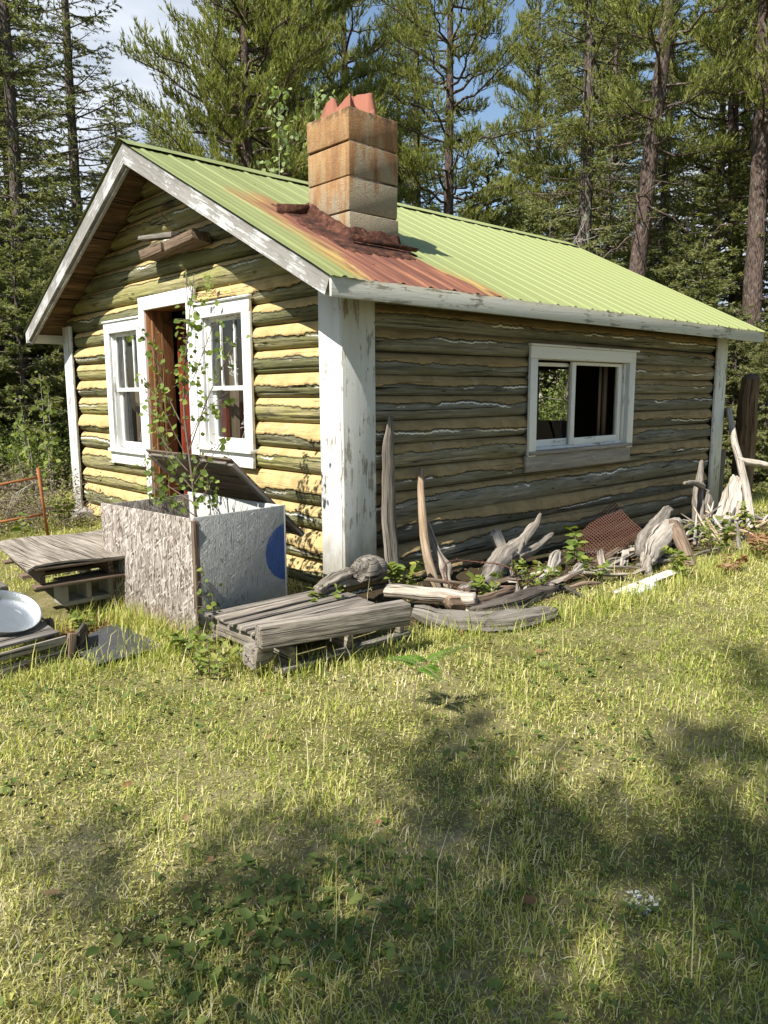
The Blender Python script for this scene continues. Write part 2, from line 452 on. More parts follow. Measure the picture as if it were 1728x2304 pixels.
M['osb'] = osb('strand_board', False)
M['osb_grey'] = osb('painted_strand_board', True)
M['box_white'] = flat('box_white', (.48, .48, .46), .8, .12, 4.)

# glass
t = MT('old_glass'); lc = t.lc()
gl = t.n('ShaderNodeBsdfGlossy', {'Color': (.9, .92, .95, 1), 'Roughness': .04, 'Normal': t.bump(t.noise(lc, 4., 2, .5), .01, .3)})
tr = t.n('ShaderNodeBsdfTransparent', {'Color': (.80, .83, .80, 1)})
lw = t.n('ShaderNodeLayerWeight', {'Blend': .5})
fz_ = t.math('ADD', .05, t.math('MULTIPLY', t.math('POWER', lw.outputs['Facing'], 4.), .8))
mx = t.n('ShaderNodeMixShader', {0: fz_, 1: tr.outputs[0], 2: gl.outputs[0]})
t.t.links.new(mx.outputs[0], t.out.inputs[0]); M['glass'] = t.m
M['glass_crack'] = flat('glass_crack', (.75, .78, .78), .4, .1)

# foliage
M['spruce'] = leafmat('spruce_needles', [(0, (.08, .10, .04)), (.4, (.20, .22, .09)), (.8, (.31, .31, .14)), (1, (.40, .37, .23))], .4)
M['pine'] = leafmat('pine_needles', [(0, (.09, .115, .03)), (.45, (.215, .24, .062)), (.85, (.32, .32, .09)), (1, (.38, .345, .13))], .4)
M['dead'] = leafmat('dead_needles', [(0, (.07, .05, .03)), (.6, (.17, .13, .085)), (1, (.28, .24, .17))], .1)
M['aspen_leaf'] = leafmat('aspen_leaf', [(0, (.20, .27, .10)), (.6, (.34, .41, .18)), (.9, (.48, .50, .26)), (1, (.56, .46, .12))], .45)
M['sapling_leaf'] = leafmat('sapling_leaf', [(0, (.11, .17, .035)), (.6, (.22, .29, .07)), (.9, (.34, .37, .10)), (1, (.46, .38, .08))], .45)
M['bush_leaf'] = leafmat('bush_leaf', [(0, (.07, .11, .025)), (.6, (.17, .22, .055)), (1, (.32, .34, .11))], .4)
M['weed_leaf'] = leafmat('weed_leaf', [(0, (.09, .14, .025)), (.6, (.19, .24, .045)), (1, (.33, .32, .07))], .35)
M['red_leaf'] = leafmat('red_leaf', [(0, (.20, .10, .05)), (.6, (.30, .16, .08)), (1, (.36, .28, .15))], .3)
M['fern'] = leafmat('fern_leaf', [(0, (.10, .20, .03)), (1, (.19, .32, .05))], .4)
M['cover'] = leafmat('cover_leaf', [(0, (.07, .11, .025)), (.6, (.13, .18, .045)), (.93, (.21, .24, .07)), (1, (.33, .22, .10))], .3)
M['turf'] = leafmat('turf_leaf', [(0, (.17, .23, .045)), (.35, (.36, .39, .09)), (.65, (.56, .53, .19)), (1, (.72, .65, .40))], .3, .0, .15)
M['grass'] = leafmat('grass_blade', [(0, (.18, .25, .04)), (.28, (.35, .39, .08)), (.5, (.55, .53, .16)), (.72, (.70, .63, .30)), (1, (.76, .69, .48))], .38, .0, .2)
M['bark'] = bark_mat('spruce_bark', (.035, .028, .024), (.16, .13, .11))
M['bark_pine'] = bark_mat('pine_bark', (.030, .022, .019), (.15, .11, .09), (.22, .21, .17), .35)
M['bark_pale'] = bark_mat('aspen_bark', (.25, .22, .16), (.55, .52, .42), (.5, .5, .4), .2)
M['twig'] = flat('twig', (.16, .125, .095), .9, .3, 20.)
M['twig_grey'] = flat('twig_grey', (.36, .33, .29), .9, .3, 20.)

# ground: straw, moss and soil; needle litter under the trees
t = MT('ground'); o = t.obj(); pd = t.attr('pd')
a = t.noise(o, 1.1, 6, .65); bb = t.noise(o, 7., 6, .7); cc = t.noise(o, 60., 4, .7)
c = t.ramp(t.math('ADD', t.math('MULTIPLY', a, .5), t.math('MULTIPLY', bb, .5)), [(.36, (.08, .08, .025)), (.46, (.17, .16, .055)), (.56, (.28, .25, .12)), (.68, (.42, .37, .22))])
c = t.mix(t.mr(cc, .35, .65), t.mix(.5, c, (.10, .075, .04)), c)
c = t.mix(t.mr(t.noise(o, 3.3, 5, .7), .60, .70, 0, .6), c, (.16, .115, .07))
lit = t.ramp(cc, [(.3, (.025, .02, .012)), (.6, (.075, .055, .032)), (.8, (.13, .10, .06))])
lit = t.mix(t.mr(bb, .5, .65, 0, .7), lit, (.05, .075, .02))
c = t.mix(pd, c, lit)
M['ground'] = t.fin(c, .95, t.bump(t.math('ADD', cc, bb), .03, .8), .1)


# ------------------------------------------------------------------ tagging
def tag(o, label=None, cat=None, group=None, kind=None):
    if label: o['label'] = label
    if cat: o['category'] = cat
    if group: o['group'] = group
    if kind: o['kind'] = kind
    return o


def thing(name, label, cat, loc=(0, 0, 0), rz=0., group=None):
    o = bpy.data.objects.new(name, None); COL.objects.link(o)
    o.location = loc; o.rotation_euler = (0, 0, rz); o.empty_display_size = .2
    return tag(o, label, cat, group)


def dup(root, loc, rz, sc=1., label=None, group=None):
    r = root.copy(); COL.objects.link(r); r.location = loc; r.rotation_euler = (0, 0, rz); r.scale = (sc, sc, sc)
    if label: r['label'] = label
    if group: r['group'] = group
    for ch in list(root.children):
        c = ch.copy(); COL.objects.link(c); c.parent = r
    return r


# ================================================================== CABIN
W, L, OX, OY, OX2 = 6.04, 7.31, .346, .307, .37
ZE, ZR = 2.478, 4.156
SL = (ZR - ZE) / (W / 2 + OY)


def roof_z(y):
    return ZE + SL * (np.minimum(y, W - y) + OY)


cabin = thing('log_cabin', 'weathered log cabin with peeling yellow logs and a lime green metal roof', 'cabin')


def log_row(b, u0, u1, z0, z1, place, seed, bulge=.085, du=.015, nt=28, bare=0., tilt=0., patchy=1.):
    nu = max(6, int((u1 - u0) / du))
    u = np.linspace(u0, u1, nu)[:, None]
    th = np.linspace(-PI / 2, PI / 2, nt)[None]
    w = .016 * n1(u * .8, seed, 2) + .006 * n1(u * 3, seed + 5, 2)
    hh = (z1 - z0) / 2
    prof = np.where(th < 0, np.cos(th), .62 * np.cos(th) + .38 * (1 - 2 * th / PI))
    out = bulge * (1 + .35 * n1(u * .7, seed + 2, 2)) * prof
    rough = .010 * n2(u * 1.5, th * 5.0 + seed, seed, 4) + .006 * n2(u * 12, th * 8, seed + 1, 3)
    z = (z0 + z1) / 2 + hh * np.sin(th) * 1.0 + w * np.cos(th) + tilt * (u - (u0 + u1) / 2)
    thb = .12 + bare + .25 * math.sin(seed * 1.9) + .60 * patchy * n1(u * .9, seed + 3, 3) + .34 * n1(u * 6, seed + 4, 3) + .12 * n1(u * 30, seed + 6, 2)
    pd = (th - thb) * .8
    cl_ = .5 * n1(u * .9, seed + 7, 3)
    gr_ = np.exp(-((th + .55 + cl_ * 1.5) / .055) ** 2) * sstep(-.05, .12, n1(u * .8, seed + 8, 2)) + np.exp(-((th + .15 + cl_) / .045) ** 2) * sstep(.0, .15, n1(u * .9, seed + 9, 2))
    kn = np.zeros_like(out + th * 0)
    rk = np.random.default_rng(seed)
    for q in range(max(1, int((u1 - u0) * 1.2))):
        ku, kt = rk.uniform(u0, u1), rk.uniform(-.9, .1)
        kn = kn + .012 * np.exp(-((u - ku) / .03) ** 2 - ((th - kt) / .24) ** 2)
    out = out + rough * np.cos(th) - .017 * gr_ * (pd < 0) + kn + .012 * sstep(-.03, .04, pd)
    z = z - .006 * sstep(-.02, .04, pd) * np.cos(th)
    P = place(u + 0 * th, out, z)
    lc = np.stack([u + seed * 3.1 + 0 * th, th * .12 + 0 * u, seed * 2.3 + 0 * u * th], -1)
    grid_surf(b, P, lc.reshape(-1, 3), pd.ravel(), rng.random())


def cut(u0, u1, zc, holes):
    seg = [(u0, u1)]
    for a, c, z0, z1 in holes:
        if z0 < zc < z1:
            ns = []
            for s, e in seg:
                if c <= s or a >= e: ns.append((s, e)); continue
                if a > s: ns.append((s, a))
                if c < e: ns.append((c, e))
            seg = ns
    return [s for s in seg if s[1] - s[0] > .05]


HG = [(1.44, 2.31, .93, 2.44), (2.45, 3.60, -.3, 2.62), (3.69, 4.59, .84, 2.42)]
HS = [(2.61, 4.62, .90, 2.03)]
HB = [(2.5, 3.35, 1.08, 2.08)]
zg = [-.13, .095, .391, .606, .888, 1.103, 1.341, 1.57, 1.79, 2.001, 2.227]
while zg[-1] < 4.0: zg.append(zg[-1] + .225 + .02 * math.sin(len(zg) * 2.1))
b = B()
for i in range(len(zg) - 1):
    z0, z1 = zg[i], zg[i + 1]
    a, c = .05, 5.735
    if z1 > 2.5:
        y0 = max((z0 + .10 - ZE) / SL - OY, .05); a, c = y0, min(W - y0, W - .05)
        if c - a < .2: continue
    for k, (s, e) in enumerate(cut(a, c, (z0 + z1) / 2, HG)):
        log_row(b, s, e, z0, z1, lambda u, o, z: np.stack([.125 - o, u, np.minimum(z, roof_z(u) - .062)], -1), i * 5 + k + 1,
                bare=(.3 if (k == 1 and i in (2, 4, 5)) else 0.) + (.45 if z0 > 2.6 else .0), tilt=.004 * math.sin(i * 1.7))  # upper rows mostly bare wood, which also puts eave shade into the colour
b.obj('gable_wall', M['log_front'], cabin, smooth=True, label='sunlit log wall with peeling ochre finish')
zs = [-.24, -.014, .239, .461, .723, .934, 1.156, 1.363, 1.581, 1.764, 1.958, 2.16, 2.37, 2.57]
b = B()
for i in range(len(zs) - 1):
    for k, (s, e) in enumerate(cut(.05, 6.99, (zs[i] + zs[i + 1]) / 2, HS)):
        log_row(b, s, e, zs[i], zs[i + 1], lambda u, o, z: np.stack([u, .125 - o, z], -1), 200 + i * 5 + k,
                bare=.22 * math.sin(i * 2.7) + .16, tilt=.006 * math.sin(i * 2.3), patchy=1.5)
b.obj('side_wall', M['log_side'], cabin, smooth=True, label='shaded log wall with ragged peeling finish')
b = B()
for i in range(len(zs) - 1):
    log_row(b, .05, 7.25, zs[i], zs[i + 1], lambda u, o, z: np.stack([u, W - .125 + o, z], -1), 400 + i, du=.1, nt=9)
for i in range(len(zg) - 1):
    z0, z1 = zg[i], zg[i + 1]; a = .05
    if z1 > 2.5: a = max((z1 + .06 - ZE) / SL - OY, .05)
    if W - 2 * a < .2: continue
    for k, (s, e) in enumerate(cut(a, W - a, (z0 + z1) / 2, HB)):
        log_row(b, s, e, z0, z1, lambda u, o, z: np.stack([L - .125 + o, u, z], -1), 500 + i, du=.1, nt=9)
b.obj('rear_wall', M['log_side'], cabin, smooth=True)


def skin(b, place, u0, u1, z0, z1, holes):
    us = sorted({u0, u1} | {h[0] for h in holes} | {h[1] for h in holes})
    vs = sorted({z0, z1} | {min(max(h[2], z0), z1) for h in holes} | {min(max(h[3], z0), z1) for h in holes})
    for i in range(len(us) - 1):
        for j in range(len(vs) - 1):
            uc, vc = (us[i] + us[i + 1]) / 2, (vs[j] + vs[j + 1]) / 2
            if any(h[0] < uc < h[1] and h[2] < vc < h[3] for h in holes): continue
            b.add([place(us[i], vs[j]), place(us[i + 1], vs[j]), place(us[i + 1], vs[j + 1]), place(us[i], vs[j + 1])], [[0, 1, 2, 3]])


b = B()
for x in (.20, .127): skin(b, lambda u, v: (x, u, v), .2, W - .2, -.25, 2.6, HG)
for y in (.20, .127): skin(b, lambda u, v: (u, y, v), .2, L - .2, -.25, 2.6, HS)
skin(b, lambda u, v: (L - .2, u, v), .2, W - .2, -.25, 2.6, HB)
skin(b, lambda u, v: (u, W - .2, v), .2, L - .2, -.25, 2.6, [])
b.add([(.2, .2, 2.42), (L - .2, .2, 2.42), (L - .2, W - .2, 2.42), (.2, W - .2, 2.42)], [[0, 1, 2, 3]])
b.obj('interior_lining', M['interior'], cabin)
b = B()
for i in range(38):
    box(b, (L / 2, .28 + i * .148, -.02), (L - .4, .143, .03))
b.obj('floor_boards', M['floorboards'], cabin)

# --- corner boards
b = B(); box(b, (.0175, .173, 1.24), (.035, .272, 2.54), warp=.002)
b.obj('corner_board', M['paint_post'], cabin, bev=.003)
b = B(); box(b, (.181, .0175, 1.24), (.362, .035, 2.54), warp=.002)
b.obj('corner_board', M['paint_side'], cabin, bev=.003)
b = B(); box(b, (.0175, 5.905, 1.19), (.035, .27, 2.66), warp=.002)
b.obj('corner_board', M['paint_post'], cabin, bev=.003)
b = B(); box(b, (.2, W - .0175, 1.19), (.33, .035, 2.6)); b.obj('corner_board', M['paint_post'], cabin, bev=.003)
b = B(); box(b, (7.145, .0175, 1.17), (.33, .035, 2.68), warp=.002)
b.obj('corner_board', M['paint_post'], cabin, bev=.003)
b = B(); box(b, (L - .0175, .2, 1.17), (.035, .32, 2.68)); b.obj('corner_board', M['paint_post'], cabin, bev=.003)
b = B(); box(b, (.02, 5.62, -.10), (.36, .34, .26), warp=.015); b.obj('foundation_block', M['concrete'], cabin, bev=.012)
b = B(); box(b, (3.7, .16, -.28), (7.0, .2, .3)); box(b, (.16, 2.9, -.28), (.2, 5.6, .3)); b.obj('foundation', M['concrete'], cabin)

# --- roof
b = B()
nb = 20
for side in (0, 1):
    for i in range(nb):
        s0 = i / nb; s1 = (i + .97) / nb
        y0 = -OY + s0 * (W / 2 + OY); y1 = -OY + s1 * (W / 2 + OY)
        z0, z1 = roof_z(y0) - .035, roof_z(y1) - .035
        if side: y0, y1 = W - y0, W - y1
        bar(b, (-OX + .002, (y0 + y1) / 2, (z0 + z1) / 2), (L + OX2 - .002, (y0 + y1) / 2, (z0 + z1) / 2), math.hypot(y1 - y0, z1 - z0), .022, up=(0, -(z1 - z0) / (y1 - y0), 1))
b.obj('roof_deck', M['soffit_wood'], cabin, bev=.002)


def prism_x(b, poly, x0, x1, rnd=None):
    n = len(poly)
    V = [(x0, y, z) for y, z in poly] + [(x1, y, z) for y, z in poly]
    Q = [[0, 1, 2, 3], [7, 6, 5, 4]] + [[i, (i + 1) % 4, 4 + (i + 1) % 4, 4 + i] for i in range(4)]
    lc = [(y * 1.1, z - roof_z(y), x) for x, y, z in V]
    b.add(V, Q, lc=lc)


def barge(x0, x1, left, drop, top=.0, ext=0.):
    b = B()
    e = -OY - .01 - ext
    poly = [(e, roof_z(np.array(e)) - top), (W / 2 - .002, ZR - top), (W / 2 - .002, ZR - drop), (e + .065, float(roof_z(np.array(e + .065))) - drop + .035)]
    if left: poly = [(W - y, z) for y, z in poly]
    prism_x(b, [(y, float(z)) for y, z in poly], x0, x1)
    return b


for left in (0, 1):
    barge(-OX - .032, -OX - .002, left, .205, .012).obj('barge_board', M['paint_barge'], cabin, bev=.003)
    barge(-OX + .0, -OX + .034, left, .245 if left else .200, .05).obj('barge_rail', M['paint_barge'], cabin, bev=.003)
    barge(L + OX2 + .002, L + OX2 + .03, left, .19, .012).obj('barge_board', M['paint_barge'], cabin, bev=.003)
b = B(); bar(b, (-OX - .03, -OY - .014, 2.392), (L + OX2 + .03, -OY - .014, 2.392), .026, .155); b.obj('fascia_board', M['paint_fascia'], cabin, bev=.003)
b = B(); bar(b, (-OX - .03, W + OY + .014, 2.392), (L + OX2 + .03, W + OY + .014, 2.392), .026, .155); b.obj('fascia_board', M['paint_worn'], cabin, bev=.003)


def rib(x):
    m = np.abs(((x + .11) % .305) - .1525)
    h = .013 * sstep(.034, .012, m)
    for k in (.1017, .2033):
        m2 = np.abs(((x + .11 - k) % .305) - .1525)
        h = h + .004 * sstep(.022, .008, m2)
    return h


x = np.arange(-OX - .055, L + OX2 + .05, .0105)
for side in (0, 1):
    b = B()
    s = np.linspace(0, 1, 15)
    y = -OY - .05 + s * (W / 2 + OY + .045)
    X, Y = np.meshgrid(x, y, indexing='ij')
    Y = Y + np.where(s[None] == 0, .010 * n1(X * 4.1, 3 + side, 2) + .012 * (n1(np.floor(X / .9) * 7.7, 9, 1)), 0)
    Z = ZE + SL * (Y + OY) + rib(X) + .010 + .008 * n2(X * 1.3, Y * 1.1, 4 + side, 2) - .012 * sstep(-.24, -.36, Y) * (n1(X * 5, 2, 2) + .2)
    if side: Y = W - Y
    grid_surf(b, np.stack([X, Y, Z], -1))
    for k in range(60):
        sy_ = rng.choice([.05, .75, 1.5, 2.25]) + rng.normal(0, .02); sx_ = round((rng.uniform(0, L) + .11) / .305) * .305 - .11 + .19
        z_ = ZE + SL * (sy_ + OY) + .012; sy2 = W - sy_ if side else sy_
        tube(b, [(sx_, sy2, z_), (sx_, sy2 - (.004 if not side else -.004), z_ + .010)], .007, 6)
    b.obj('roof_panel', M['roof'], cabin, smooth=True)
b = B()
xx = np.linspace(-OX - .075, L + OX2 - .01, 120)
prof = np.array([(-.215, -.104), (-.20, -.098), (-.1, -.049), (-.03, -.014), (0, 0), (.03, -.014), (.1, -.049), (.20, -.098), (.215, -.104)])
X = np.repeat(xx[:, None], 9, 1); Y = W / 2 + prof[None, :, 0] + 0 * X
Z = ZR + .034 + prof[None, :, 1] + .010 * n1(xx * 1.8, 12, 2)[:, None] * np.abs(prof[None, :, 0]) / .2
grid_surf(b, np.stack([X, Y, Z], -1)); b.obj('ridge_cap', M['roof'], cabin, smooth=True)
# --- chimney
ch = B()
cz = [(2.62, 2.948), (2.962, 3.238), (3.252, 3.538), (3.552, 3.838), (3.852, 4.125)]
for i, (z0, z1) in enumerate(cz):
    s = .606 + .006 * math.sin(i * 2.2)
    box(ch, (.947 + .004 * math.sin(i * 3), .95, (z0 + z1) / 2), (s, s, z1 - z0), warp=.003)
chim = ch.obj('chimney', M['chimney'], cabin, bev=.008, label='rust stained concrete block chimney')
b = B(); box(b, (.947, .95, 3.3), (.58, .58, 1.5)); b.obj('mortar', M['dark_rot'], chim)
b = B()
nP = 160; tt = np.arange(nP) / nP * 4
def sq(h):
    k = np.floor(tt).astype(int); f = (tt - k) * 2 - 1
    return np.select([k == 0, k == 1, k == 2, k == 3], [-h + 0 * f, f * h, h + 0 * f, -f * h]), np.select([k == 0, k == 1, k == 2, k == 3], [-f * h, -h + 0 * f, f * h, h + 0 * f])
px, py = sq(.225); qx, qy = sq(.178)
hh = np.interp(tt, [0, .25, .45, .6, .8, 1., 1.15, 1.5, 1.65, 1.8, 2., 2.25, 2.42, 2.9, 3.2, 3.3, 3.6, 4], [.05, .17, .20, .09, .13, .17, .07, .03, .10, .04, .02, .08, .33, .37, .34, .10, .04, .05])
hh = hh + .02 * n1(tt * 7, 5, 3)
rings = [(px, py, 4.05 + 0 * hh), (px, py, 4.105 + hh), (qx, qy, 4.100 + hh - .012), (qx, qy, 4.05 + 0 * hh)]
P = np.stack([np.stack([.95 + a, .95 + c_, z], -1) for a, c_, z in rings], 0)
P = np.concatenate([P, P[:, :1]], 1); grid_surf(b, P)
b.obj('flue_liner', M['terracotta'], chim, label='broken terracotta flue liner')
b = B()
per = np.linspace(0, 4, 221)
def sqo(h):
    k = np.floor(per).astype(int) % 4; f = (per - np.floor(per)) * 2 - 1
    return np.choose(k, [-h + 0 * f, f * h, h + 0 * f, -f * h]), np.choose(k, [-f * h, -h + 0 * f, f * h, h + 0 * f])
rr = []
for off, h in ((.0, .15), (.015, .145), (.035, .10), (.06, .05), (.13, .038), (.21, .032), (.29, .024), (.30, .010)):
    X, Y = sqo(.303)
    nx = np.sign(X) * (np.abs(X) > .30); ny = np.sign(Y) * (np.abs(Y) > .30)
    wgt = 1 + .35 * n1(per * 6, 31, 3) - .45 * (X > .29) - .3 * (Y > .29)
    X = .947 + X + nx * off * wgt; Y = .95 + Y + ny * off * wgt
    Z = ZE + SL * (Y + OY) + h * (1 + .35 * n1(per * 8 + off * 20, 32, 3)) + .012 * n1(per * 25 + off * 60, 33, 2) * (h > .04)
    rr.append(np.stack([X, Y, Z], -1))
grid_surf(b, np.stack(rr, 0))
bar(b, (.28, 1.24, 3.28), (.62, 1.22, 3.33), .04, .11, warp=.008)
bar(b, (.56, .52, 2.98), (1.36, .50, 2.96), .03, .05, warp=.01)
b.obj('flashing', M['flashing'], chim, label='rusted tin and tar flashing')

# --- windows and door
def casing(y0, y1, z0, z1, side_l, side_r, top, x=0., plane='x', t=.034):
    """outer y0..y1 z0..z1"""
    b = B()
    def bx(ya, yb, za, zb, tt=t, dx=0.):
        c_, s_ = (x + tt / 2 + dx, (ya + yb) / 2, (za + zb) / 2), (tt, yb - ya, zb - za)
        if plane == 'y': c_, s_ = (c_[1], c_[0], c_[2]), (s_[1], s_[0], s_[2])
        box(b, c_, s_, warp=.0012)
    bx(y0, y0 + side_l, z0, z1 - top); bx(y1 - side_r, y1, z0, z1 - top); bx(y0, y1, z1 - top, z1)
    return b, bx


def place_part(plane, pts):
    return [p if plane == 'x' else (p[1], p[0], p[2]) for p in pts]


def pane(y0, y1, z0, z1, x, parent, plane='x'):
    b = B(); b.add(place_part(plane, [(x, y0, z0), (x, y1, z0), (x, y1, z1), (x, y0, z1)]), [[0, 1, 2, 3]])
    return b.obj('pane', M['glass'], parent)


def crack(yc, zc, x, parent, n, rad, seed):
    r = np.random.default_rng(seed); b = B()
    for i in range(n):
        a = i / n * 2 * PI + r.normal(0, .15); l = rad * r.uniform(.4, 1.1)
        p = [(x, yc + math.cos(a) * .022, zc + math.sin(a) * .03)]
        for q in (.45, 1.):
            a += r.normal(0, .12); p.append((x, yc + math.cos(a) * l * q, zc + math.sin(a) * l * q))
        tube(b, p, .0016, 4, caps=False, up=(1, 0, 0))
    for q in (.4, .62):
        pts = [(x, yc + math.cos(k / 9 * 2 * PI) * rad * q * r.uniform(.7, 1.1), zc + math.sin(k / 9 * 2 * PI) * rad * q * r.uniform(.7, 1.1)) for k in range(9)]
        tube(b, pts[:5], .0012, 4, caps=False, up=(1, 0, 0)); tube(b, pts[5:], .0012, 4, caps=False, up=(1, 0, 0))
    b.obj('glass_crack', M['glass_crack'], parent)
    b = B(); n_ = 7
    pts = [(x - .001, yc + math.cos(k / n_ * 2 * PI) * .022 * r.uniform(.7, 1.2), zc + math.sin(k / n_ * 2 * PI) * .034 * r.uniform(.7, 1.3)) for k in range(n_)]
    b.add([(x - .001, yc, zc)] + pts, None, [[0, 1 + k, 1 + (k + 1) % n_] for k in range(n_)])
    b.obj('bullet_hole', M['dark_rot'], parent)


def hung_window(y0, y1, z0, z1, sl, sr, zi, label, holes):
    b, bx = casing(y0, y1, zi - .0, z1, sl, sr, .13)
    bx(y0 - .01, y1 + .01, z1, z1 + .022, .05, -.016)
    w = b.obj('window', M['paint_clean'], cabin, bev=.003, label=label)
    a, c = y0 + sl, y1 - sr
    b = B(); bar(b, (-.018 + .05, y0, zi - .022), (-.018 + .05, y1, zi - .022), .13, .04); bar(b, (.017, y0 + .01, zi - .115), (.017, y1 - .01, zi - .115), .034, .14)
    b.obj('sill', M['paint_worn'], w, bev=.003)
    b = B()
    zt, zm = z1 - .13, 1.66
    for ya, yb in ((a - .03, a + .012), (c - .012, c + .03)): box(b, (.115, (ya + yb) / 2, (zi + zt) / 2), (.155, yb - ya, zt - zi + .06))
    box(b, (.115, (a + c) / 2, zt + .012), (.155, c - a + .06, .03))
    b.obj('jamb', M['paint_worn'], w, bev=.002)
    for k, (za, zb, x) in enumerate(((zm - .02, zt, .085), (zi, zm + .025, .125))):
        b = B(); st = .048
        box(b, (x, a + .012 + st / 2, (za + zb) / 2), (.032, st, zb - za)); box(b, (x, c - .012 - st / 2, (za + zb) / 2), (.032, st, zb - za))
        lo = .045 if k == 0 else .085
        box(b, (x, (a + c) / 2, za + lo / 2), (.030, c - a - .12, lo)); box(b, (x, (a + c) / 2, zb - .022), (.030, c - a - .12, .044))
        if k == 0:
            for f in (1 / 3, 2 / 3): box(b, (x, a + (c - a) * f, (za + zb) / 2), (.026, .022, zb - za - .09))
        b.obj('sash', M['paint_worn'], w, bev=.002)
        pane(a + .06, c - .06, za + .04, zb - .04, x + .004, w)
    for (yc, zc, x, r_, s) in holes: crack(yc, zc, x, w, 15, r_, s)
    b = B()
    ya = a + .03
    ys = np.linspace(c - .02, c - .16, 14); Z = np.array([zi + .04, zt - .1])
    P = np.stack([np.stack([.30 + .02 * np.sin(ys * 70), ys, z + 0 * ys], -1) for z in Z], 0)
    grid_surf(b, P); b.obj('curtain', M['curtain'], w)
    return w


hung_window(1.36, 2.375, .83, 2.50, .14, .125, 1.075, 'white window with three tall upper lights and a holed lower pane', [(1.62, 1.30, .118, .17, 3), (1.80, 1.86, .080, .13, 4)])
hung_window(3.662, 4.665, .75, 2.48, .09, .135, .935, 'white window beside the left edge of the doorway', [(3.93, 1.13, .118, .14, 8)])
b, bx = casing(2.382, 3.655, -.02, 2.695, .160, .125, .145, x=-.008, t=.036)
b.obj('door_frame', M['paint_clean'], cabin, bev=.003)
b = B()
box(b, (.185, 3.535, 1.27), (.33, .03, 2.58)); box(b, (.185, 2.535, 1.27), (.33, .03, 2.58)); box(b, (.185, 3.035, 2.565), (.33, .97, .03))
for x_ in (.10, .21): box(b, (x_, 3.512, 1.27), (.035, .022, 2.5)); box(b, (x_, 2.556, 1.27), (.035, .014, 2.5))
box(b, (.15, 3.035, -.01), (.34, 1.0, .05))
b.obj('door_jamb', M['door_brown'], cabin, bev=.003)
dr = B(); ang = R(14)
Rz = np.array([[math.cos(ang), math.sin(ang), 0], [-math.sin(ang), math.cos(ang), 0], [0, 0, 1]])
def dbox(c, s): box(dr, np.array([.36, 3.44, 0]) + Rz @ np.array(c), s, Rz)
dbox((.42, 0, 1.25), (.84, .04, 2.42))
for zz_, h_ in ((.5, .7), (1.7, 1.2)):
    for xx_ in (.12, .72): dbox((xx_, -.024, zz_), (.05, .012, h_))
d_ = dr.obj('door', M['door_red'], cabin, bev=.003, label='open red brown door')
b = B(); tube(b, [(1.08, 3.24, 1.05), (1.06, 3.18, 1.05)], [.02, .03], 10); b.obj('door_knob', M['rust'], d_)

b, bx = casing(2.548, 4.69, .93, 2.09, .125, .13, .13, plane='y')
bx(2.53, 4.735, 2.09, 2.112, .055, -.022)
sw = b.obj('window', M['paint_worn'], cabin, bev=.003, label='wide white sliding window with broken left light')
b = B()
box(b, (3.6, .03, .965), (2.10, .10, .04)); b.obj('sill', M['paint_peeled'], sw, bev=.003)
b = B(); box(b, (3.58, .020, .852), (2.14, .034, .175)); b.obj('apron', M['paint_peeled'], sw, bev=.003, label='peeling board under the window')
b = B()
for xa in (2.662, 4.571): box(b, (xa, .12, 1.47), (.03, .165, 1.02))
box(b, (3.615, .12, 1.972), (1.94, .165, .03)); box(b, (3.615, .13, 1.0), (1.94, .14, .03))
box(b, (4.52, .07, 1.47), (.03, .05, .96)); box(b, (4.50, .125, 1.47), (.03, .04, .96))
b.obj('jamb', M['paint_worn'], sw, bev=.002)
def frame_y(x0, x1, z0, z1, y, st, lo, hi, name='sash', mat='paint_worn'):
    b = B()
    box(b, (x0 + st / 2, y, (z0 + z1) / 2), (st, .034, z1 - z0)); box(b, (x1 - st / 2, y, (z0 + z1) / 2), (st, .034, z1 - z0))
    box(b, ((x0 + x1) / 2, y, z0 + lo / 2), (x1 - x0 - 2 * st, .032, lo)); box(b, ((x0 + x1) / 2, y, z1 - hi / 2), (x1 - x0 - 2 * st, .032, hi))
    return b.obj(name, M[mat], sw, bev=.002)
frame_y(2.68, 3.50, 1.016, 1.93, .135, .035, .075, .04)
frame_y(3.415, 4.49, 1.016, 1.945, .085, .075, .075, .035)
b = B(); yy = .137
b.add([(2.71, yy, 1.09), (3.20, yy, 1.085), (3.06, yy, 1.32), (2.72, yy, 1.34)], [[0, 1, 2, 3]]); b.add([(3.24, yy + .004, 1.085), (3.46, yy + .004, 1.085), (3.46, yy + .004, 1.31), (3.12, yy + .004, 1.33)], [[0, 1, 2, 3]])
b.obj('broken_pane', M['glass'], sw)
b = B()
for k in range(4): box(b, (4.36 + k * .03, .23 + k * .01, 1.47), (.012, .04, 1.0))
box(b, (4.30, .25, 1.47), (.05, .012, 1.0)); b.obj('inner_trim', M['curtain'], sw)
# window of the far wall, seen through the near one
b = B()
for ya in (2.52, 3.33): box(b, (L - .1, ya, 1.58), (.2, .05, 1.0))
for za in (1.10, 2.06): box(b, (L - .1, 2.925, za), (.2, .76, .05))
b.obj('window', M['interior'], cabin, bev=.002, label='empty window opening in the rear wall')

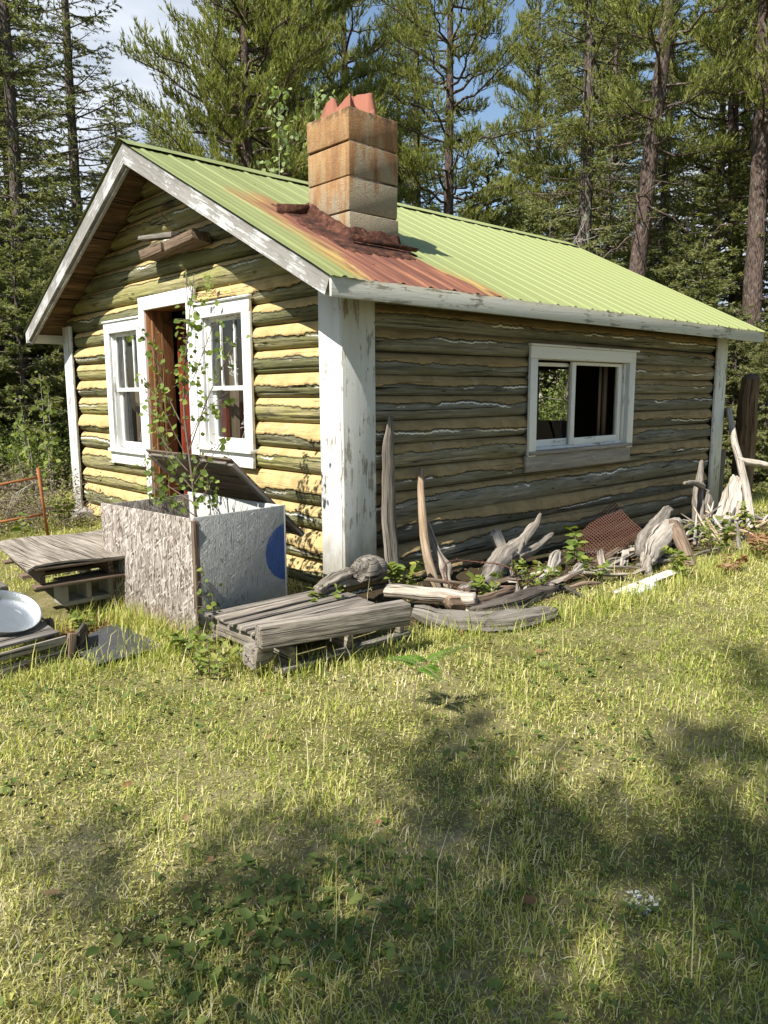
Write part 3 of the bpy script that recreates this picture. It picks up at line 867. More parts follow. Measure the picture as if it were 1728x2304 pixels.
# --- bracket high on the gable
b = B()
bar(b, (-.05, 3.235, 3.095), (-.05, 2.74, 3.115), .20, .085, warp=.006)
bar(b, (-.05, 2.66, 3.105), (-.05, 2.07, 3.14), .22, .10, warp=.006)
b.obj('gable_bracket', M['brown_wood'], cabin, bev=.004, label='brown wooden bracket high on the gable')
b = B(); bar(b, (-.13, 3.20, 3.27), (-.08, 2.55, 3.215), .10, .05, warp=.004)
b.obj('gable_slat', M['grey_wood'], cabin, bev=.003)
b = B(); tube(b, [(-.03, 2.79, 3.59), (-.10, 2.84, 3.50), (.0, 2.86, 3.42)], .006, 5); b.obj('gable_hook', M['rust_light'], cabin)
# ================================================================== THINGS ROUND THE CABIN
def solo(b, name, mat, label, cat, group=None, bev=0, smooth=False, kind=None):
    V = np.concatenate(b.V); off = np.array([V[:, 0].mean(), V[:, 1].mean(), V[:, 2].min()])
    b.V = [v - off for v in b.V]
    o = b.obj(name, mat, None, bev, smooth); o.location = off
    return tag(o, label, cat, group, kind)


def part(b, name, mat, root, bev=0, smooth=False, label=None):
    """world-space shape as a part of an (unrotated) thing"""
    off = np.array(root.location); b.V = [v - off for v in b.V]
    return b.obj(name, mat, root, bev, smooth, label)


def panel(b, p0, p1, z0, z1, t):
    p0 = np.array(p0, float); p1 = np.array(p1, float); d = p1 - p0; l = np.hypot(*d); d /= l; n = np.array([d[1], -d[0]])
    V = []; lc = []
    for w in (0, -t):
        for u, v in ((0, 0), (l, 0), (l, z1 - z0), (0, z1 - z0)):
            q = p0 + d * u + n * w; V.append((q[0], q[1], z0 + v)); lc.append((u, v, w))
    b.add(V, BOXQ, lc=lc, rq=.5)


# --- strand board box with its lid propped open
bxr = thing('storage_box', 'open topped strand board box with a blue painted disc and its lid propped up', 'box', (-1.1, .5, -.1))
A, Bc, Cc = (-1.5, -.185), (-1.63, 1.07), (-.69, -.125); D = (-.80, 1.16)
b = B(); panel(b, Bc, A, -.13, .755, .018); part(b, 'front_panel', M['osb'], bxr, .002, label='bare weathered strand board panel')
b = B(); panel(b, A, Cc, -.13, .765, .018); part(b, 'side_panel', M['osb_grey'], bxr, .002, label='grey painted panel with half of a blue disc')
b = B(); panel(b, Cc, D, -.13, .76, .018); part(b, 'back_panel', M['box_white'], bxr, .002)
b = B(); panel(b, D, Bc, -.13, .74, .018); part(b, 'end_panel', M['osb'], bxr, .002)
for p_, q_, w_ in (((-1.49, -.18, .12), (-1.49, -.18, .745), .04), ((-1.515, -.214, -.12), (-1.515, -.214, .75), .022), ((-.72, -.03, -.1), (-.72, -.03, .75), .05), ((-1.595, 1.02, -.1), (-1.595, 1.02, .735), .05)):
    b = B(); bar(b, p_, q_, w_, w_); part(b, 'corner_batten', M['brown_wood'], bxr, .003)
b = B()
bar(b, (-1.03, .78, 1.125), (-.36, .78, .47), 1.40, .016, up=(1, 0, 1))
part(b, 'lid', M['brown_wood'], bxr, .002)
b = B()
for y_ in (.115, 1.445): bar(b, (-1.01, y_, 1.083), (-.37, y_, .457), .07, .03, up=(1, 0, 1))
for p_ in ((-1.0, 1.072), (-.40, .485)): bar(b, (p_[0], .16, p_[1]), (p_[0], 1.40, p_[1]), .06, .03, up=(1, 0, 1))
part(b, 'lid_frame', M['grey_wood'], bxr, .003)

# --- plywood on a pallet on a block, left of the box
b = B()
P = np.array([[(-2.30 + 1.2 * i / 24 + .13 * j / 14, .78 - .07 * i / 24 + 1.2 * j / 14, .385 + .012 * math.sin(i * .35) * math.cos(j * .4) - .02 * (i == 0)) for j in range(15)] for i in range(25)])
lc = np.stack([P[..., 0] * .3 + P[..., 1], P[..., 0], 0 * P[..., 0]], -1).reshape(-1, 3)
grid_surf(b, P, lc); grid_surf(b, P[::-1] - [0, 0, .016], lc)
for e, f in ((P[0], 0), (P[-1], 1), (P[:, 0], 2), (P[:, -1], 3)): grid_surf(b, np.stack([e, e - [0, 0, .016]], 0))
solo(b, 'plywood_sheet', M['grey_wood'], 'weathered plywood sheet lying on a raised pallet beside the strand board box', 'plywood')
pl = thing('pallet', 'raised wooden pallet under the plywood sheet left of the box', 'pallet', (-1.7, 1.35, .15))
b = B()
for k in range(6): bar(b, (-2.25 + .02 * k, .84 + k * .21, .352), (-1.12 + .02 * k, .78 + k * .21, .352), .12, .022, warp=.002)
part(b, 'deck_board', M['brown_wood'], pl, .003)
for k, x_ in enumerate((-2.19, -1.68, -1.17)):
    b = B(); bar(b, (x_, .82, .285), (x_ + .12, 1.92, .285), .04, .105); part(b, 'stringer', M['brown_wood'], pl, .003)
b = B()
for k in (0, 2, 5): bar(b, (-2.25 + .02 * k, .84 + k * .21, .218), (-1.12 + .02 * k, .78 + k * .21, .218), .10, .022, warp=.002)
part(b, 'bottom_board', M['brown_wood'], pl, .003)
def block(c, rz, label):
    b = B(); ca, sa = math.cos(rz), math.sin(rz); Rr = np.array([[ca, -sa, 0], [sa, ca, 0], [0, 0, 1]])
    for cx, cy, sx_, sy_ in ((0, -.08, .40, .035), (0, .08, .40, .035), (-.18, 0, .04, .125), (.18, 0, .04, .125), (0, 0, .04, .125)):
        box(b, np.array(c) + Rr @ np.array((cx, 0, cy)), (sx_, .19, sy_) if sy_ < .1 else (sx_, .188, sy_), Rr)
    solo(b, 'concrete_block', M['concrete'], label, 'concrete block', bev=.006)
block((-1.82, 1.02, .105), .05, 'hollow concrete block under the front of the raised pallet')
block((-1.35, 1.75, .105), .0, 'hollow concrete block under the rear of the raised pallet')
b = B(); bar(b, (-2.62, 1.0, .20), (-2.62, 1.9, .23), .5, .03, warp=.006); bar(b, (-2.6, 1.1, -.1), (-2.6, 1.1, .2), .3, .05, up=(0, 1, 0)); bar(b, (-2.55, 1.8, -.1), (-2.55, 1.8, .2), .3, .05, up=(0, 1, 0))
solo(b, 'wooden_step', M['grey_wood'], 'low grey wooden step at the left end of the raised pallet', 'step', bev=.003)

# --- crate with a galvanised pan on it
cr = thing('slatted_crate', 'broken slatted wooden crate under the galvanised pan', 'crate', (-2.5, .1, -.1))
b = B()
for z_, w_ in ((.055, .05), (-.035, .06)): bar(b, (-2.98, -.12, z_), (-2.345, -.01, z_ - .005), .022, w_, warp=.003)
for y_ in (.05, .17, .30): bar(b, (-2.98, y_ - .05, .088), (-2.36, y_ + .05, .085), .09, .02, warp=.003)
part(b, 'slat', M['grey_wood'], cr, .003)
for p_, q_ in (((-2.33, -.02, -.12), (-2.30, .0, .08)), ((-2.30, .42, -.12), (-2.30, .42, .08)), ((-2.9, -.08, -.12), (-2.9, -.08, .08))):
    b = B(); bar(b, p_, q_, .05, .05, warp=.003); part(b, 'corner_post', M['brown_wood'], cr, .003)
b = B(); bar(b, (-2.27, .0, -.02), (-2.10, .28, -.03), .02, .17, warp=.012); part(b, 'end_board', M['dark_rot'], cr, .003)
b = B()
prof = [(.0, .0), (.14, -.004), (.205, .004), (.216, .018), (.232, .068), (.240, .070), (.240, .062), (.236, .060), (.220, .012), (.208, -.004), (.0, -.008)]
n_ = 48; a_ = np.linspace(0, 2 * PI, n_ + 1)
P = np.array([[(r_ * math.cos(a), r_ * math.sin(a), z_ + .003 * math.sin(3 * a) * (r_ > .2)) for a in a_] for r_, z_ in prof])
_d, _s, _u = frame_of((.12, -.44, .88), (0, 1, 0)); Rm = np.stack([_s, _u, _d], 1)
P = P @ Rm.T * .92 + np.array([-2.60, .36, .165])
grid_surf(b, P); solo(b, 'metal_pan', M['galv'], 'round shallow galvanised pan tilted on the broken crate', 'pan', smooth=True)

# --- rubber mat
b = B(); n_ = 16
uu, vv = np.meshgrid(np.linspace(0, 1, n_), np.linspace(0, 1, n_), indexing='ij')
c0, c1, c2, c3 = [np.array(q) for q in ((-2.27, .22), (-1.83, .45), (-1.80, -.25), (-2.29, -.33))]
XY = (c0 * (1 - uu[..., None]) + c1 * uu[..., None]) * (1 - vv[..., None]) + (c3 * (1 - uu[..., None]) + c2 * uu[..., None]) * vv[..., None]
XY = XY + .03 * np.stack([n1(uu.ravel() * 4 + vv.ravel() * 7, 3).reshape(uu.shape), n1(uu.ravel() * 6 + vv.ravel() * 3, 5).reshape(uu.shape)], -1)
Z = gz(XY[..., 0], XY[..., 1]) + .035 + .02 * n2(XY[..., 0] * 6, XY[..., 1] * 6, 3)
grid_surf(b, np.concatenate([XY, Z[..., None]], -1)); grid_surf(b, np.concatenate([XY, Z[..., None] - .012], -1))
solo(b, 'rubber_mat', M['rubber'], 'black rubber mat lying in the grass before the strand board box', 'mat', smooth=True)

# --- pallet in front of the corner, beam on it
pl = thing('pallet', 'grey wooden pallet on the grass before the white corner boards', 'pallet', (-1., -.8, -.1))
b = B()
for k, (y_, w_) in enumerate(((-1.12, .12), (-.985, .11), (-.86, .10), (-.735, .11), (-.60, .12), (-.46, .11), (-.345, .09))):
    bar(b, (-1.50 + .015 * math.sin(k * 3), y_, .105), (-.47 + .03 * math.sin(k * 5), y_ - .01, .105), w_, .02, warp=.004)
part(b, 'deck_board', M['grey_wood'], pl, .003)
for x_ in (-1.44, -.98, -.52):
    b = B(); bar(b, (x_, -1.225, .035), (x_, -.31, .035), .045, .118, warp=.003); part(b, 'stringer', M['grey_wood'], pl, .004)
b = B()
for y_ in (-1.19, -.78, -.36): bar(b, (-1.52, y_, -.045), (-.46, y_, -.05), .10, .04, warp=.004)
part(b, 'bottom_board', M['grey_wood'], pl, .003)
b = B(); bar(b, (-1.655, -1.175, .19), (-.655, -1.41, .19), .10, .142, warp=.004)
solo(b, 'timber_beam', M['grey_wood'], 'thick grey timber beam lying along the front of the low pallet', 'timber', bev=.006)
b = B(); box(b, (-1.60, -1.10, .055), (.14, .10, .12), warp=.01)
solo(b, 'wood_block', M['grey_wood'], 'short block of wood under the left end of the timber beam', 'wood block', bev=.004)


def stick(name, pts, rad, mat, label, cat, group=None, k=9, seed=0, ridge=.22, rough=.10, flat=1., n=26, up=(0, 0, 1), twist=0., bumps=None, parent=None):
    b = B(); p = spline(pts, n); t_ = np.linspace(0, 1, n)
    r = np.interp(t_, np.linspace(0, 1, len(rad)), rad)
    p = p + (np.stack([n1(t_ * 5, seed + 1), n1(t_ * 5, seed + 2), n1(t_ * 5, seed + 3)], -1)) * r.mean() * .5
    for tc, am, wd in (bumps or []): r = r + am * np.exp(-((t_ - tc) / wd) ** 2)
    tube(b, p, r, 26, seed, ridge * 1.5, rough, flat, up=up, twist=twist)
    return solo(b, name, M[mat], label, cat, group, smooth=True)


def branched(name, limbs, mat, label, cat, group=None, seed=0):
    b = B()
    for i, (pts, rad) in enumerate(limbs):
        n = 22; p = spline(pts, n); t_ = np.linspace(0, 1, n); r = np.interp(t_, np.linspace(0, 1, len(rad)), rad)
        p = p + (np.stack([n1(t_ * 5, seed + i), n1(t_ * 5, seed + i + 20), n1(t_ * 5, seed + i + 40)], -1)) * r.mean() * .6
        tube(b, p, r, 22, seed + i, .42, .16, rnd=.3 + .12 * (i % 4))
    return solo(b, name, M[mat], label, cat, group, smooth=True)


stick('rotten_log', [(-.70, -.50, .155), (-.45, -.40, .165), (-.18, -.30, .16)], [.035, .060, .05], 'grey_wood', 'crumbling grey log lying on the pallet at the foot of the corner boards', 'log', seed=1, ridge=.35, rough=.25)
stick('stump_piece', [(-.19, -.46, .235), (-.08, -.40, .215), (.05, -.33, .19)], [.100, .104, .106], 'grey_wood', 'fat short stump piece at the foot of the corner boards', 'stump', seed=2, ridge=.10, rough=.05)
stick('wood_slab', [(.485, -.125, -.12), (.47, -.05, .45), (.49, -.01, 1.0), (.545, .02, 1.41)], [.075, .085, .078, .066, .022], 'grey_wood', 'tall pointed slab of bark edged wood leaning on the shaded wall', 'wood slab', seed=3, ridge=.10, rough=.05, flat=.33, up=(0, 1, 0))
stick('leaning_pole', [(.69, -.44, -.12), (.66, -.33, .20), (.75, -.18, .55), (.94, .015, .92)], [.045, .040, .034, .022], 'tan_wood', 'thin bent tan pole leaning on the shaded wall', 'pole', seed=4, ridge=.16, rough=.08)
stick('knobbed_stick', [(.80, -.46, -.12), (.85, -.36, .05), (.87, -.22, .25), (.89, -.06, .50)], [.030, .034, .032, .02], 'grey_wood', 'grey stick with a pale swollen knob behind the bent pole', 'stick', seed=5, bumps=[(.36, .034, .09), (.1, .018, .06)])
stick('pale_log', [(-.02, -.52, .055), (.15, -.80, .045), (.31, -1.18, .04)], [.052, .056, .05], 'pale_wood', 'straight pale log lying just right of the timber beam', 'log', seed=6, ridge=.12, rough=.06)
stick('curved_log', [(-.22, -1.02, .02), (.0, -1.32, -.06), (.30, -1.58, -.05), (.66, -1.68, -.03)], [.035, .085, .10, .035], 'grey_wood', 'dark curved log lying on the grass below the pale straight log', 'log', seed=7, ridge=.5, rough=.22)
stick('dark_log', [(.25, -1.18, -.06), (.6, -1.30, -.05), (1.05, -1.22, -.06), (1.45, -1.20, -.09)], [.05, .085, .075, .04], 'dark_rot', 'blackened rotten log lying among weeds below the rusty hoop', 'log', seed=8, ridge=.35, rough=.2)
stick('split_log', [(.12, -1.06, .02), (.55, -1.12, -.02), (1.05, -1.0, -.05)], [.05, .06, .035], 'brown_wood', 'split brown log behind the dark curved log', 'log', seed=9, ridge=.3, rough=.15)
branched('driftwood_root', [
    ([(.55, -.86, -.02), (1.0, -.72, -.02), (1.45, -.50, .0), (1.75, -.40, .03), (2.02, -.34, .10)], [.05, .085, .11, .11, .07]),
    ([(1.75, -.40, .05), (2.0, -.36, .16), (2.17, -.36, .27), (2.27, -.36, .40)], [.085, .05, .035, .012]),
    ([(1.78, -.42, .03), (2.1, -.40, .06), (2.35, -.38, .12), (2.52, -.36, .16)], [.08, .055, .045, .015]),
    ([(1.95, -.38, .12), (2.15, -.32, .25), (2.33, -.30, .31)], [.04, .03, .012]),
    ([(1.8, -.45, .06), (1.86, -.46, .17), (1.90, -.45, .24)], [.03, .02, .006]),
    ([(1.6, -.48, .03), (1.52, -.55, -.06), (1.45, -.65, -.12)], [.06, .05, .03])], 'grey_wood', 'gnarled grey driftwood root with upturned prongs beside the wall', 'driftwood', seed=11)
b = B(); bar(b, (2.02, -.22, -.18), (1.84, -.13, .23), .10, .035, up=(0, -1, 0), warp=.018); bar(b, (2.10, -.30, -.18), (2.0, -.2, .10), .09, .03, up=(0, -1, 0), warp=.018)
solo(b, 'split_board', M['pale_wood'], 'pale splintered board standing behind the driftwood root', 'board', bev=.003)
b = B(); bar(b, (1.28, -.52, -.16), (1.66, -.36, .05), .05, .03, warp=.006)
solo(b, 'brown_plank', M['rust'], 'narrow reddish brown plank leaning inside the rusty hoop', 'plank', bev=.003)
b = B(); a_ = np.linspace(0, 2 * PI, 49)
hp = np.stack([.86 + .34 * np.cos(a_) + .10 * np.sin(a_), -.77 + .20 * np.sin(a_) * 1.6 - .05 * np.cos(a_), .06 + .07 * np.sin(a_) + .02 * np.cos(3 * a_)], -1)
tube(b, hp, .0055, 6, caps=False)
for k in range(4, 34, 3):
    c = hp[k]
    for q in range(2):
        d = rng.normal(0, 1, 3); d /= np.linalg.norm(d); tube(b, [c - d * .022, c + d * .022], .003, 4)
solo(b, 'rusty_hoop', M['rust'], 'rusty barbed wire hoop lying against the driftwood root', 'wire hoop')
# grate
b = B()
T_, R_, B_, L_ = [np.array(q) for q in ((4.22, -.045, .30), (4.05, -.55, .02), (2.30, -1.02, -.07), (3.0, -.26, -.02))]
def gp(u, v):
    q = (L_ * (1 - u) + T_ * u) * (1 - v) + (B_ * (1 - u) + R_ * u) * v
    return q + np.array([0, 0, .03 * math.sin(u * 5) * math.sin(v * 3)])
for i in range(25): tube(b, [gp(i / 24, v) + np.array([0, 0, .004 * (-1) ** k]) for k, v in enumerate(np.linspace(0, 1, 17))], .0048, 5, caps=False)
for j in range(17): tube(b, [gp(u, j / 16) for u in np.linspace(0, 1, 25)], .0048, 5, caps=False)
solo(b, 'rusty_grate', M['rust'], 'rusty woven wire grate leaning on the foot of the wall', 'grate')
stick('driftwood_log', [(2.85, -1.15, .02), (3.4, -.92, .06), (4.3, -.62, .12), (4.95, -.40, .16)], [.05, .085, .08, .05], 'grey_wood', 'dark tipped grey log slanting up beside the rusty grate', 'log', seed=12, ridge=.3)
stick('driftwood_stump', [(2.70, -1.32, -.03), (3.2, -1.12, .03), (3.9, -.92, .10), (4.35, -.80, .12)], [.06, .115, .11, .05], 'pale_wood', 'broad pale driftwood stump lying right of the rusty grate', 'driftwood', seed=13, ridge=.4, rough=.15)
stick('bark_arch', [(4.1, -.85, .16), (3.85, -1.02, .16), (3.55, -1.25, .05), (3.3, -1.48, -.12)], [.03, .06, .07, .05], 'brown_wood', 'dark arched strip of bark over the pale driftwood stump', 'bark', seed=14, flat=.5)
stick('wood_stub', [(2.55, -1.42, -.12), (2.58, -1.38, -.02), (2.62, -1.36, .06)], [.05, .045, .03], 'grey_wood', 'short grey stub of wood standing at the low end of the pale driftwood stump', 'wood stub', seed=15)
b = B(); bar(b, (1.66, -1.60, -.085), (2.72, -1.58, -.075), .11, .025, warp=.006); bar(b, (1.75, -1.70, -.09), (2.2, -1.66, -.09), .06, .02, warp=.008)
solo(b, 'white_plank', M['paint_worn'], 'flaking white plank lying on the grass edge below the grate', 'plank', bev=.003)
stick('pale_chunk', [(1.85, -.78, -.10), (2.05, -.70, -.02), (2.25, -.62, .05)], [.03, .06, .02], 'pale_wood', 'bleached chunk of wood right of the driftwood root', 'wood chunk', seed=16, ridge=.5, rough=.3)
stick('pale_shard', [(1.95, -.95, -.10), (2.2, -.88, -.06), (2.5, -.75, -.05)], [.02, .035, .012], 'pale_wood', 'thin bleached shard lying before the bleached chunk', 'wood chunk', seed=17, ridge=.5, rough=.3)
branched('upright_driftwood', [([(5.75, -.42, -.18), (5.85, -.36, .15), (5.98, -.30, .42), (6.14, -.24, .68)], [.07, .075, .05, .02]),
                               ([(5.9, -.45, -.18), (5.98, -.40, .12), (6.05, -.36, .30)], [.09, .09, .05]),
                               ([(5.95, -.36, .36), (5.55, -.42, .44), (5.2, -.46, .47)], [.04, .03, .02])], 'grey_wood', 'forked grey driftwood standing left of the far corner board', 'driftwood', seed=21)
stick('driftwood_knee', [(5.95, -.72, -.20), (6.15, -.66, .05), (6.45, -.56, .30), (6.62, -.50, .45)], [.17, .15, .10, .05], 'pale_wood', 'thick pale driftwood stump leaning on the far corner board', 'driftwood', seed=22, ridge=.35)
stick('leaning_pole', [(5.98, -1.02, -.18), (6.4, -.75, .30), (6.95, -.35, .85), (7.43, .0, 1.36)], [.055, .05, .045, .04], 'pale_wood', 'long pale pole leaning outward from the far corner board', 'pole', seed=23, ridge=.1, rough=.05)
stick('leaning_stick', [(6.1, -.82, -.18), (6.5, -.58, .1), (6.9, -.38, .32)], [.04, .035, .02], 'tan_wood', 'short tan stick propped inside the long pale pole', 'stick', seed=24)
stick('cross_stick', [(6.72, -.50, .66), (6.95, -.65, .62), (7.1, -.74, .58)], [.05, .05, .045], 'pale_wood', 'stubby pale stick crossing behind the long pale pole', 'stick', seed=25)
b = B(); bar(b, (7.48, .10, -.2), (7.46, .06, .75), .16, .05, up=(0, 1, 0), warp=.01)
solo(b, 'grey_board', M['grey_wood'], 'grey board standing behind the far corner board', 'board', bev=.004)
stick('old_post', [(8.62, .22, -.3), (8.35, .08, .75), (8.0, -.07, 1.83)], [.165, .16, .155, .12], 'brown_wood', 'tall dark brown broken post leaning beyond the far corner', 'post', seed=26, ridge=.2, rough=.05, up=(0, 1, 0))
for k in range(30):
    x_ = rng.uniform(4.3, 6.5); y_ = -.55 - rng.uniform(0, .75); a = rng.normal(.35, .6); l = rng.uniform(.25, .65)
    z_ = gzf(x_, y_) + rng.uniform(.02, .14); e = rng.uniform(-.1, .25)
    stick('heaped_stick', [(x_ - l * math.cos(a), y_ - l * math.sin(a), z_ - .05), (x_, y_, z_ + .03), (x_ + l * math.cos(a), y_ + l * math.sin(a), z_ + e)], [rng.uniform(.012, .03), rng.uniform(.015, .03), .006], ['pale_wood', 'grey_wood', 'tan_wood'][k % 3], 'weathered stick in the loose heap below the far corner of the shaded wall', 'stick', 'sticks heaped below the far corner', seed=30 + k, n=12)
for k in range(46):
    x_ = rng.uniform(.2, 4.4); y_ = -.55 - rng.uniform(0, .85); a = rng.normal(.1, .7); l = rng.uniform(.10, .30); z_ = gzf(x_, y_) + .03
    stick('wood_scrap', [(x_ - l * math.cos(a), y_ - l * math.sin(a), z_), (x_, y_, z_ + .02), (x_ + l * math.cos(a), y_ + l * math.sin(a), z_ + .02)], [.010, rng.uniform(.012, .032), .004], ['grey_wood', 'pale_wood', 'brown_wood', 'dark_rot'][k % 4], 'small scrap of wood in the debris along the foot of the shaded wall', 'wood scrap', 'wood scraps along the foot of the wall', seed=60 + k, n=10, ridge=.4, rough=.2)

for k in range(20):
    x_ = rng.uniform(.3, 5.6); y_ = -.5 - rng.uniform(.05, .85); a = rng.normal(.15, .5); l = rng.uniform(.15, .45); z_ = gzf(x_, y_) + rng.uniform(.02, .10); e = rng.normal(.02, .06)
    b = B(); d_ = np.array([math.cos(a), math.sin(a), e / l]); c_ = np.array([x_, y_, z_])
    w_ = rng.uniform(.03, .09); t_ = rng.uniform(.012, .025); tp = rng.normal(0, .3, 3) * [1, 1, 0] + [0, 0, 1]
    bar(b, c_ - d_ * l, c_ + d_ * l * .55, w_, t_, tp, rnd=rng.random(), warp=.005)
    _, s_, u_ = frame_of(d_, tp)
    for q in range(3): bar(b, c_ + d_ * l * .5 + s_ * w_ * (q - 1) * .32, c_ + d_ * l * rng.uniform(.7, 1.1) + s_ * w_ * (q - 1) * .34, w_ * .28, t_ * .7, tp, rnd=.5, warp=.003)
    solo(b, 'broken_board', M[['grey_wood', 'pale_wood', 'brown_wood', 'grey_wood'][k % 4]], 'broken weathered board end in the debris along the foot of the shaded wall', 'board', 'broken boards along the foot of the wall', bev=.002)

# --- rusty iron frame at the left
fr_ = thing('iron_frame', 'rusty angle iron frame standing in dead brush at the left', 'iron frame', (-1.25, 4.3, -.1))
for p0, p1, w_ in (((-.965, 4.3, -.12), (-1.03, 4.3, .77), .032), ((-1.50, 4.35, -.12), (-1.50, 4.35, .62), .032)):
    b = B(); bar(b, p0, p1, w_, .005, up=(0, 1, 0)); bar(b, np.array(p0) + [w_ / 2, .016, 0], np.array(p1) + [w_ / 2, .016, 0], .005, w_, up=(0, 1, 0)); part(b, 'upright', M['rust_light'], fr_)
for za, zb in ((.585, .665), (.17, .225)):
    b = B(); bar(b, (-1.62, 4.33, za), (-1.0, 4.3, zb), .005, .028); part(b, 'rail', M['rust_light'], fr_)
b = B()
for k in range(4): tube(b, [(-1.02, 4.29, .64), (-1.2 - .04 * k, 4.27, .55 - .02 * k), (-1.3 - .05 * k, 4.25, .40 - .06 * k)], .003, 4)
part(b, 'wire', M['twig_grey'], fr_)
# ================================================================== SMALL PLANTS
HEX = np.array([(0, 0), (.28, .46), (.62, .44), (1., 0), (.62, -.44), (.28, -.46)])


def unit(v):
    return v / (np.linalg.norm(v, axis=-1, keepdims=True) + 1e-9)


def leaves(b, C, D, size, width=.9, nrm=None, rnd=None, fold=.12, shape=HEX):
    """flat little leaves: base C, direction D, length size"""
    C = np.asarray(C, float).reshape(-1, 3); n = len(C)
    D = unit(np.asarray(D, float).reshape(-1, 3)); size = np.broadcast_to(np.asarray(size, float), (n,))
    N = rng.normal(0, .5, (n, 3)) + np.array([0, 0, .8]) if nrm is None else nrm
    S = unit(np.cross(N, D)); N = unit(np.cross(D, S))
    k = len(shape)
    P = C[:, None] + size[:, None, None] * (shape[None, :, :1] * D[:, None] + width * shape[None, :, 1:] * S[:, None] + fold * (np.abs(shape[None, :, 1:]) - shape[None, :, :1] ** 2 * .8) * N[:, None])
    i = np.arange(n)[:, None] * k
    r = rng.random(n) if rnd is None else rnd
    if k == 6:
        Q = np.concatenate([i + np.array([0, 1, 2, 3]), i + np.array([0, 3, 4, 5])]); b.add(P.reshape(-1, 3), Q, rq=np.concatenate([r, r]))
    else:
        b.add(P.reshape(-1, 3), i + np.arange(4), rq=r)


KITE = np.array([(0, 0), (.45, .5), (1., 0), (.45, -.5)])


def sapling(name, label, base, stems, nleaf, size, mat, stemmat='twig', cat='sapling', seed=0, hang=.5, group=None):
    """stems: list of (points, radii, leaf fraction from)"""
    r = np.random.default_rng(seed)
    root = thing(name, label, cat, base, 0., group)
    bs, bl = B(), B()
    C, D = [], []
    for pts, rad, f0 in stems:
        n = 18; p = spline(pts, n); rr = np.interp(np.linspace(0, 1, n), np.linspace(0, 1, len(rad)), rad)
        tube(bs, p, rr, 6)
        L_ = np.linalg.norm(p[-1] - p[0])
        for k in range(max(2, int(nleaf * L_))):
            t_ = r.uniform(f0, 1.); q = p[min(n - 1, int(t_ * (n - 1)))]
            d = unit(r.normal(0, 1, 3) + np.array([0, 0, .1])); l = r.uniform(.02, .11)
            e = q + d * l
            tube(bs, [q, e], [.002, .0012], 4, caps=False)
            for m in range(r.integers(1, 3)):
                C.append(e + r.normal(0, .012, 3)); D.append(unit(d + r.normal(0, .6, 3)) + np.array([0, 0, -hang]))
    leaves(bl, C, D, r.uniform(.45, 1.25, len(C)) * size, .9, nrm=r.normal(0, .6, (len(C), 3)) + np.array([-.5, -.5, .5]))
    part(bs, 'stem', M[stemmat], root, smooth=True); part(bl, 'leaves', M[mat], root)
    return root


bx_, by_ = -1.10, .52
sapling('aspen_sapling', 'leafy young aspen sapling growing up out of the open strand board box', (bx_, by_, -.08), [
    ([(bx_, by_, -.08), (bx_ - .0, by_ + .0, .75), (bx_ - .03, by_ + .05, 1.5), (bx_ + .01, by_ + .03, 2.0), (bx_ + .05, by_ - .05, 2.5)], [.013, .011, .008, .005, .002], .55),
    ([(bx_ - .02, by_ + .03, 1.15), (bx_ + .08, by_ - .15, 1.6), (bx_ + .2, by_ - .38, 2.02)], [.006, .004, .002], .3),
    ([(bx_ - .02, by_ + .05, 1.3), (bx_ - .1, by_ + .22, 1.65), (bx_ - .14, by_ + .30, 1.95), (bx_ - .16, by_ + .48, 2.13)], [.006, .004, .003, .002], .3),
    ([(bx_ - .02, by_ + .05, 1.55), (bx_ + .04, by_ - .1, 1.85), (bx_ + .1, by_ - .25, 2.16)], [.004, .003, .002], .4),
    ([(bx_ - .02, by_ + .04, 1.0), (bx_ - .12, by_ + .25, 1.25), (bx_ - .12, by_ + .5, 1.6)], [.005, .004, .002], .3),
    ([(bx_, by_, .85), (bx_ - .1, by_ + .2, 1.1), (bx_ - .1, by_ + .3, 1.35)], [.005, .003, .002], .2),
    ([(bx_, by_, .7), (bx_ - .05, by_ - .1, 1.0), (bx_ + .05, by_ - .22, 1.2)], [.005, .003, .002], .2),
    ([(bx_ - .1, by_ + .1, .2), (bx_ - .16, by_ + .15, .7), (bx_ - .2, by_ + .22, .92)], [.006, .004, .002], .6),
    ([(bx_ + .1, by_ - .1, .2), (bx_ + .05, by_ - .15, .7), (bx_ + .0, by_ - .22, .95)], [.006, .004, .002], .6),
    ([(bx_, by_, .75), (bx_ - .15, by_ + .35, .95), (bx_ - .2, by_ + .5, 1.1)], [.005, .003, .002], .2),
    ([(bx_ - .02, by_ + .05, 1.2), (bx_ + .1, by_ + .0, 1.45), (bx_ + .26, by_ - .12, 1.62)], [.004, .003, .002], .3),
    ([(bx_ - .02, by_ + .05, 1.1), (bx_ - .16, by_ + .16, 1.5), (bx_ - .22, by_ + .34, 1.72)], [.004, .003, .002], .3),
    ([(bx_, by_, .9), (bx_ + .12, by_ - .12, 1.15), (bx_ + .2, by_ - .2, 1.3)], [.004, .003, .002], .2),
    ([(bx_, by_, .65), (bx_ - .22, by_ + .1, .85), (bx_ - .3, by_ + .15, .9)], [.005, .003, .002], .2),
], 32, .050, 'sapling_leaf', seed=3)
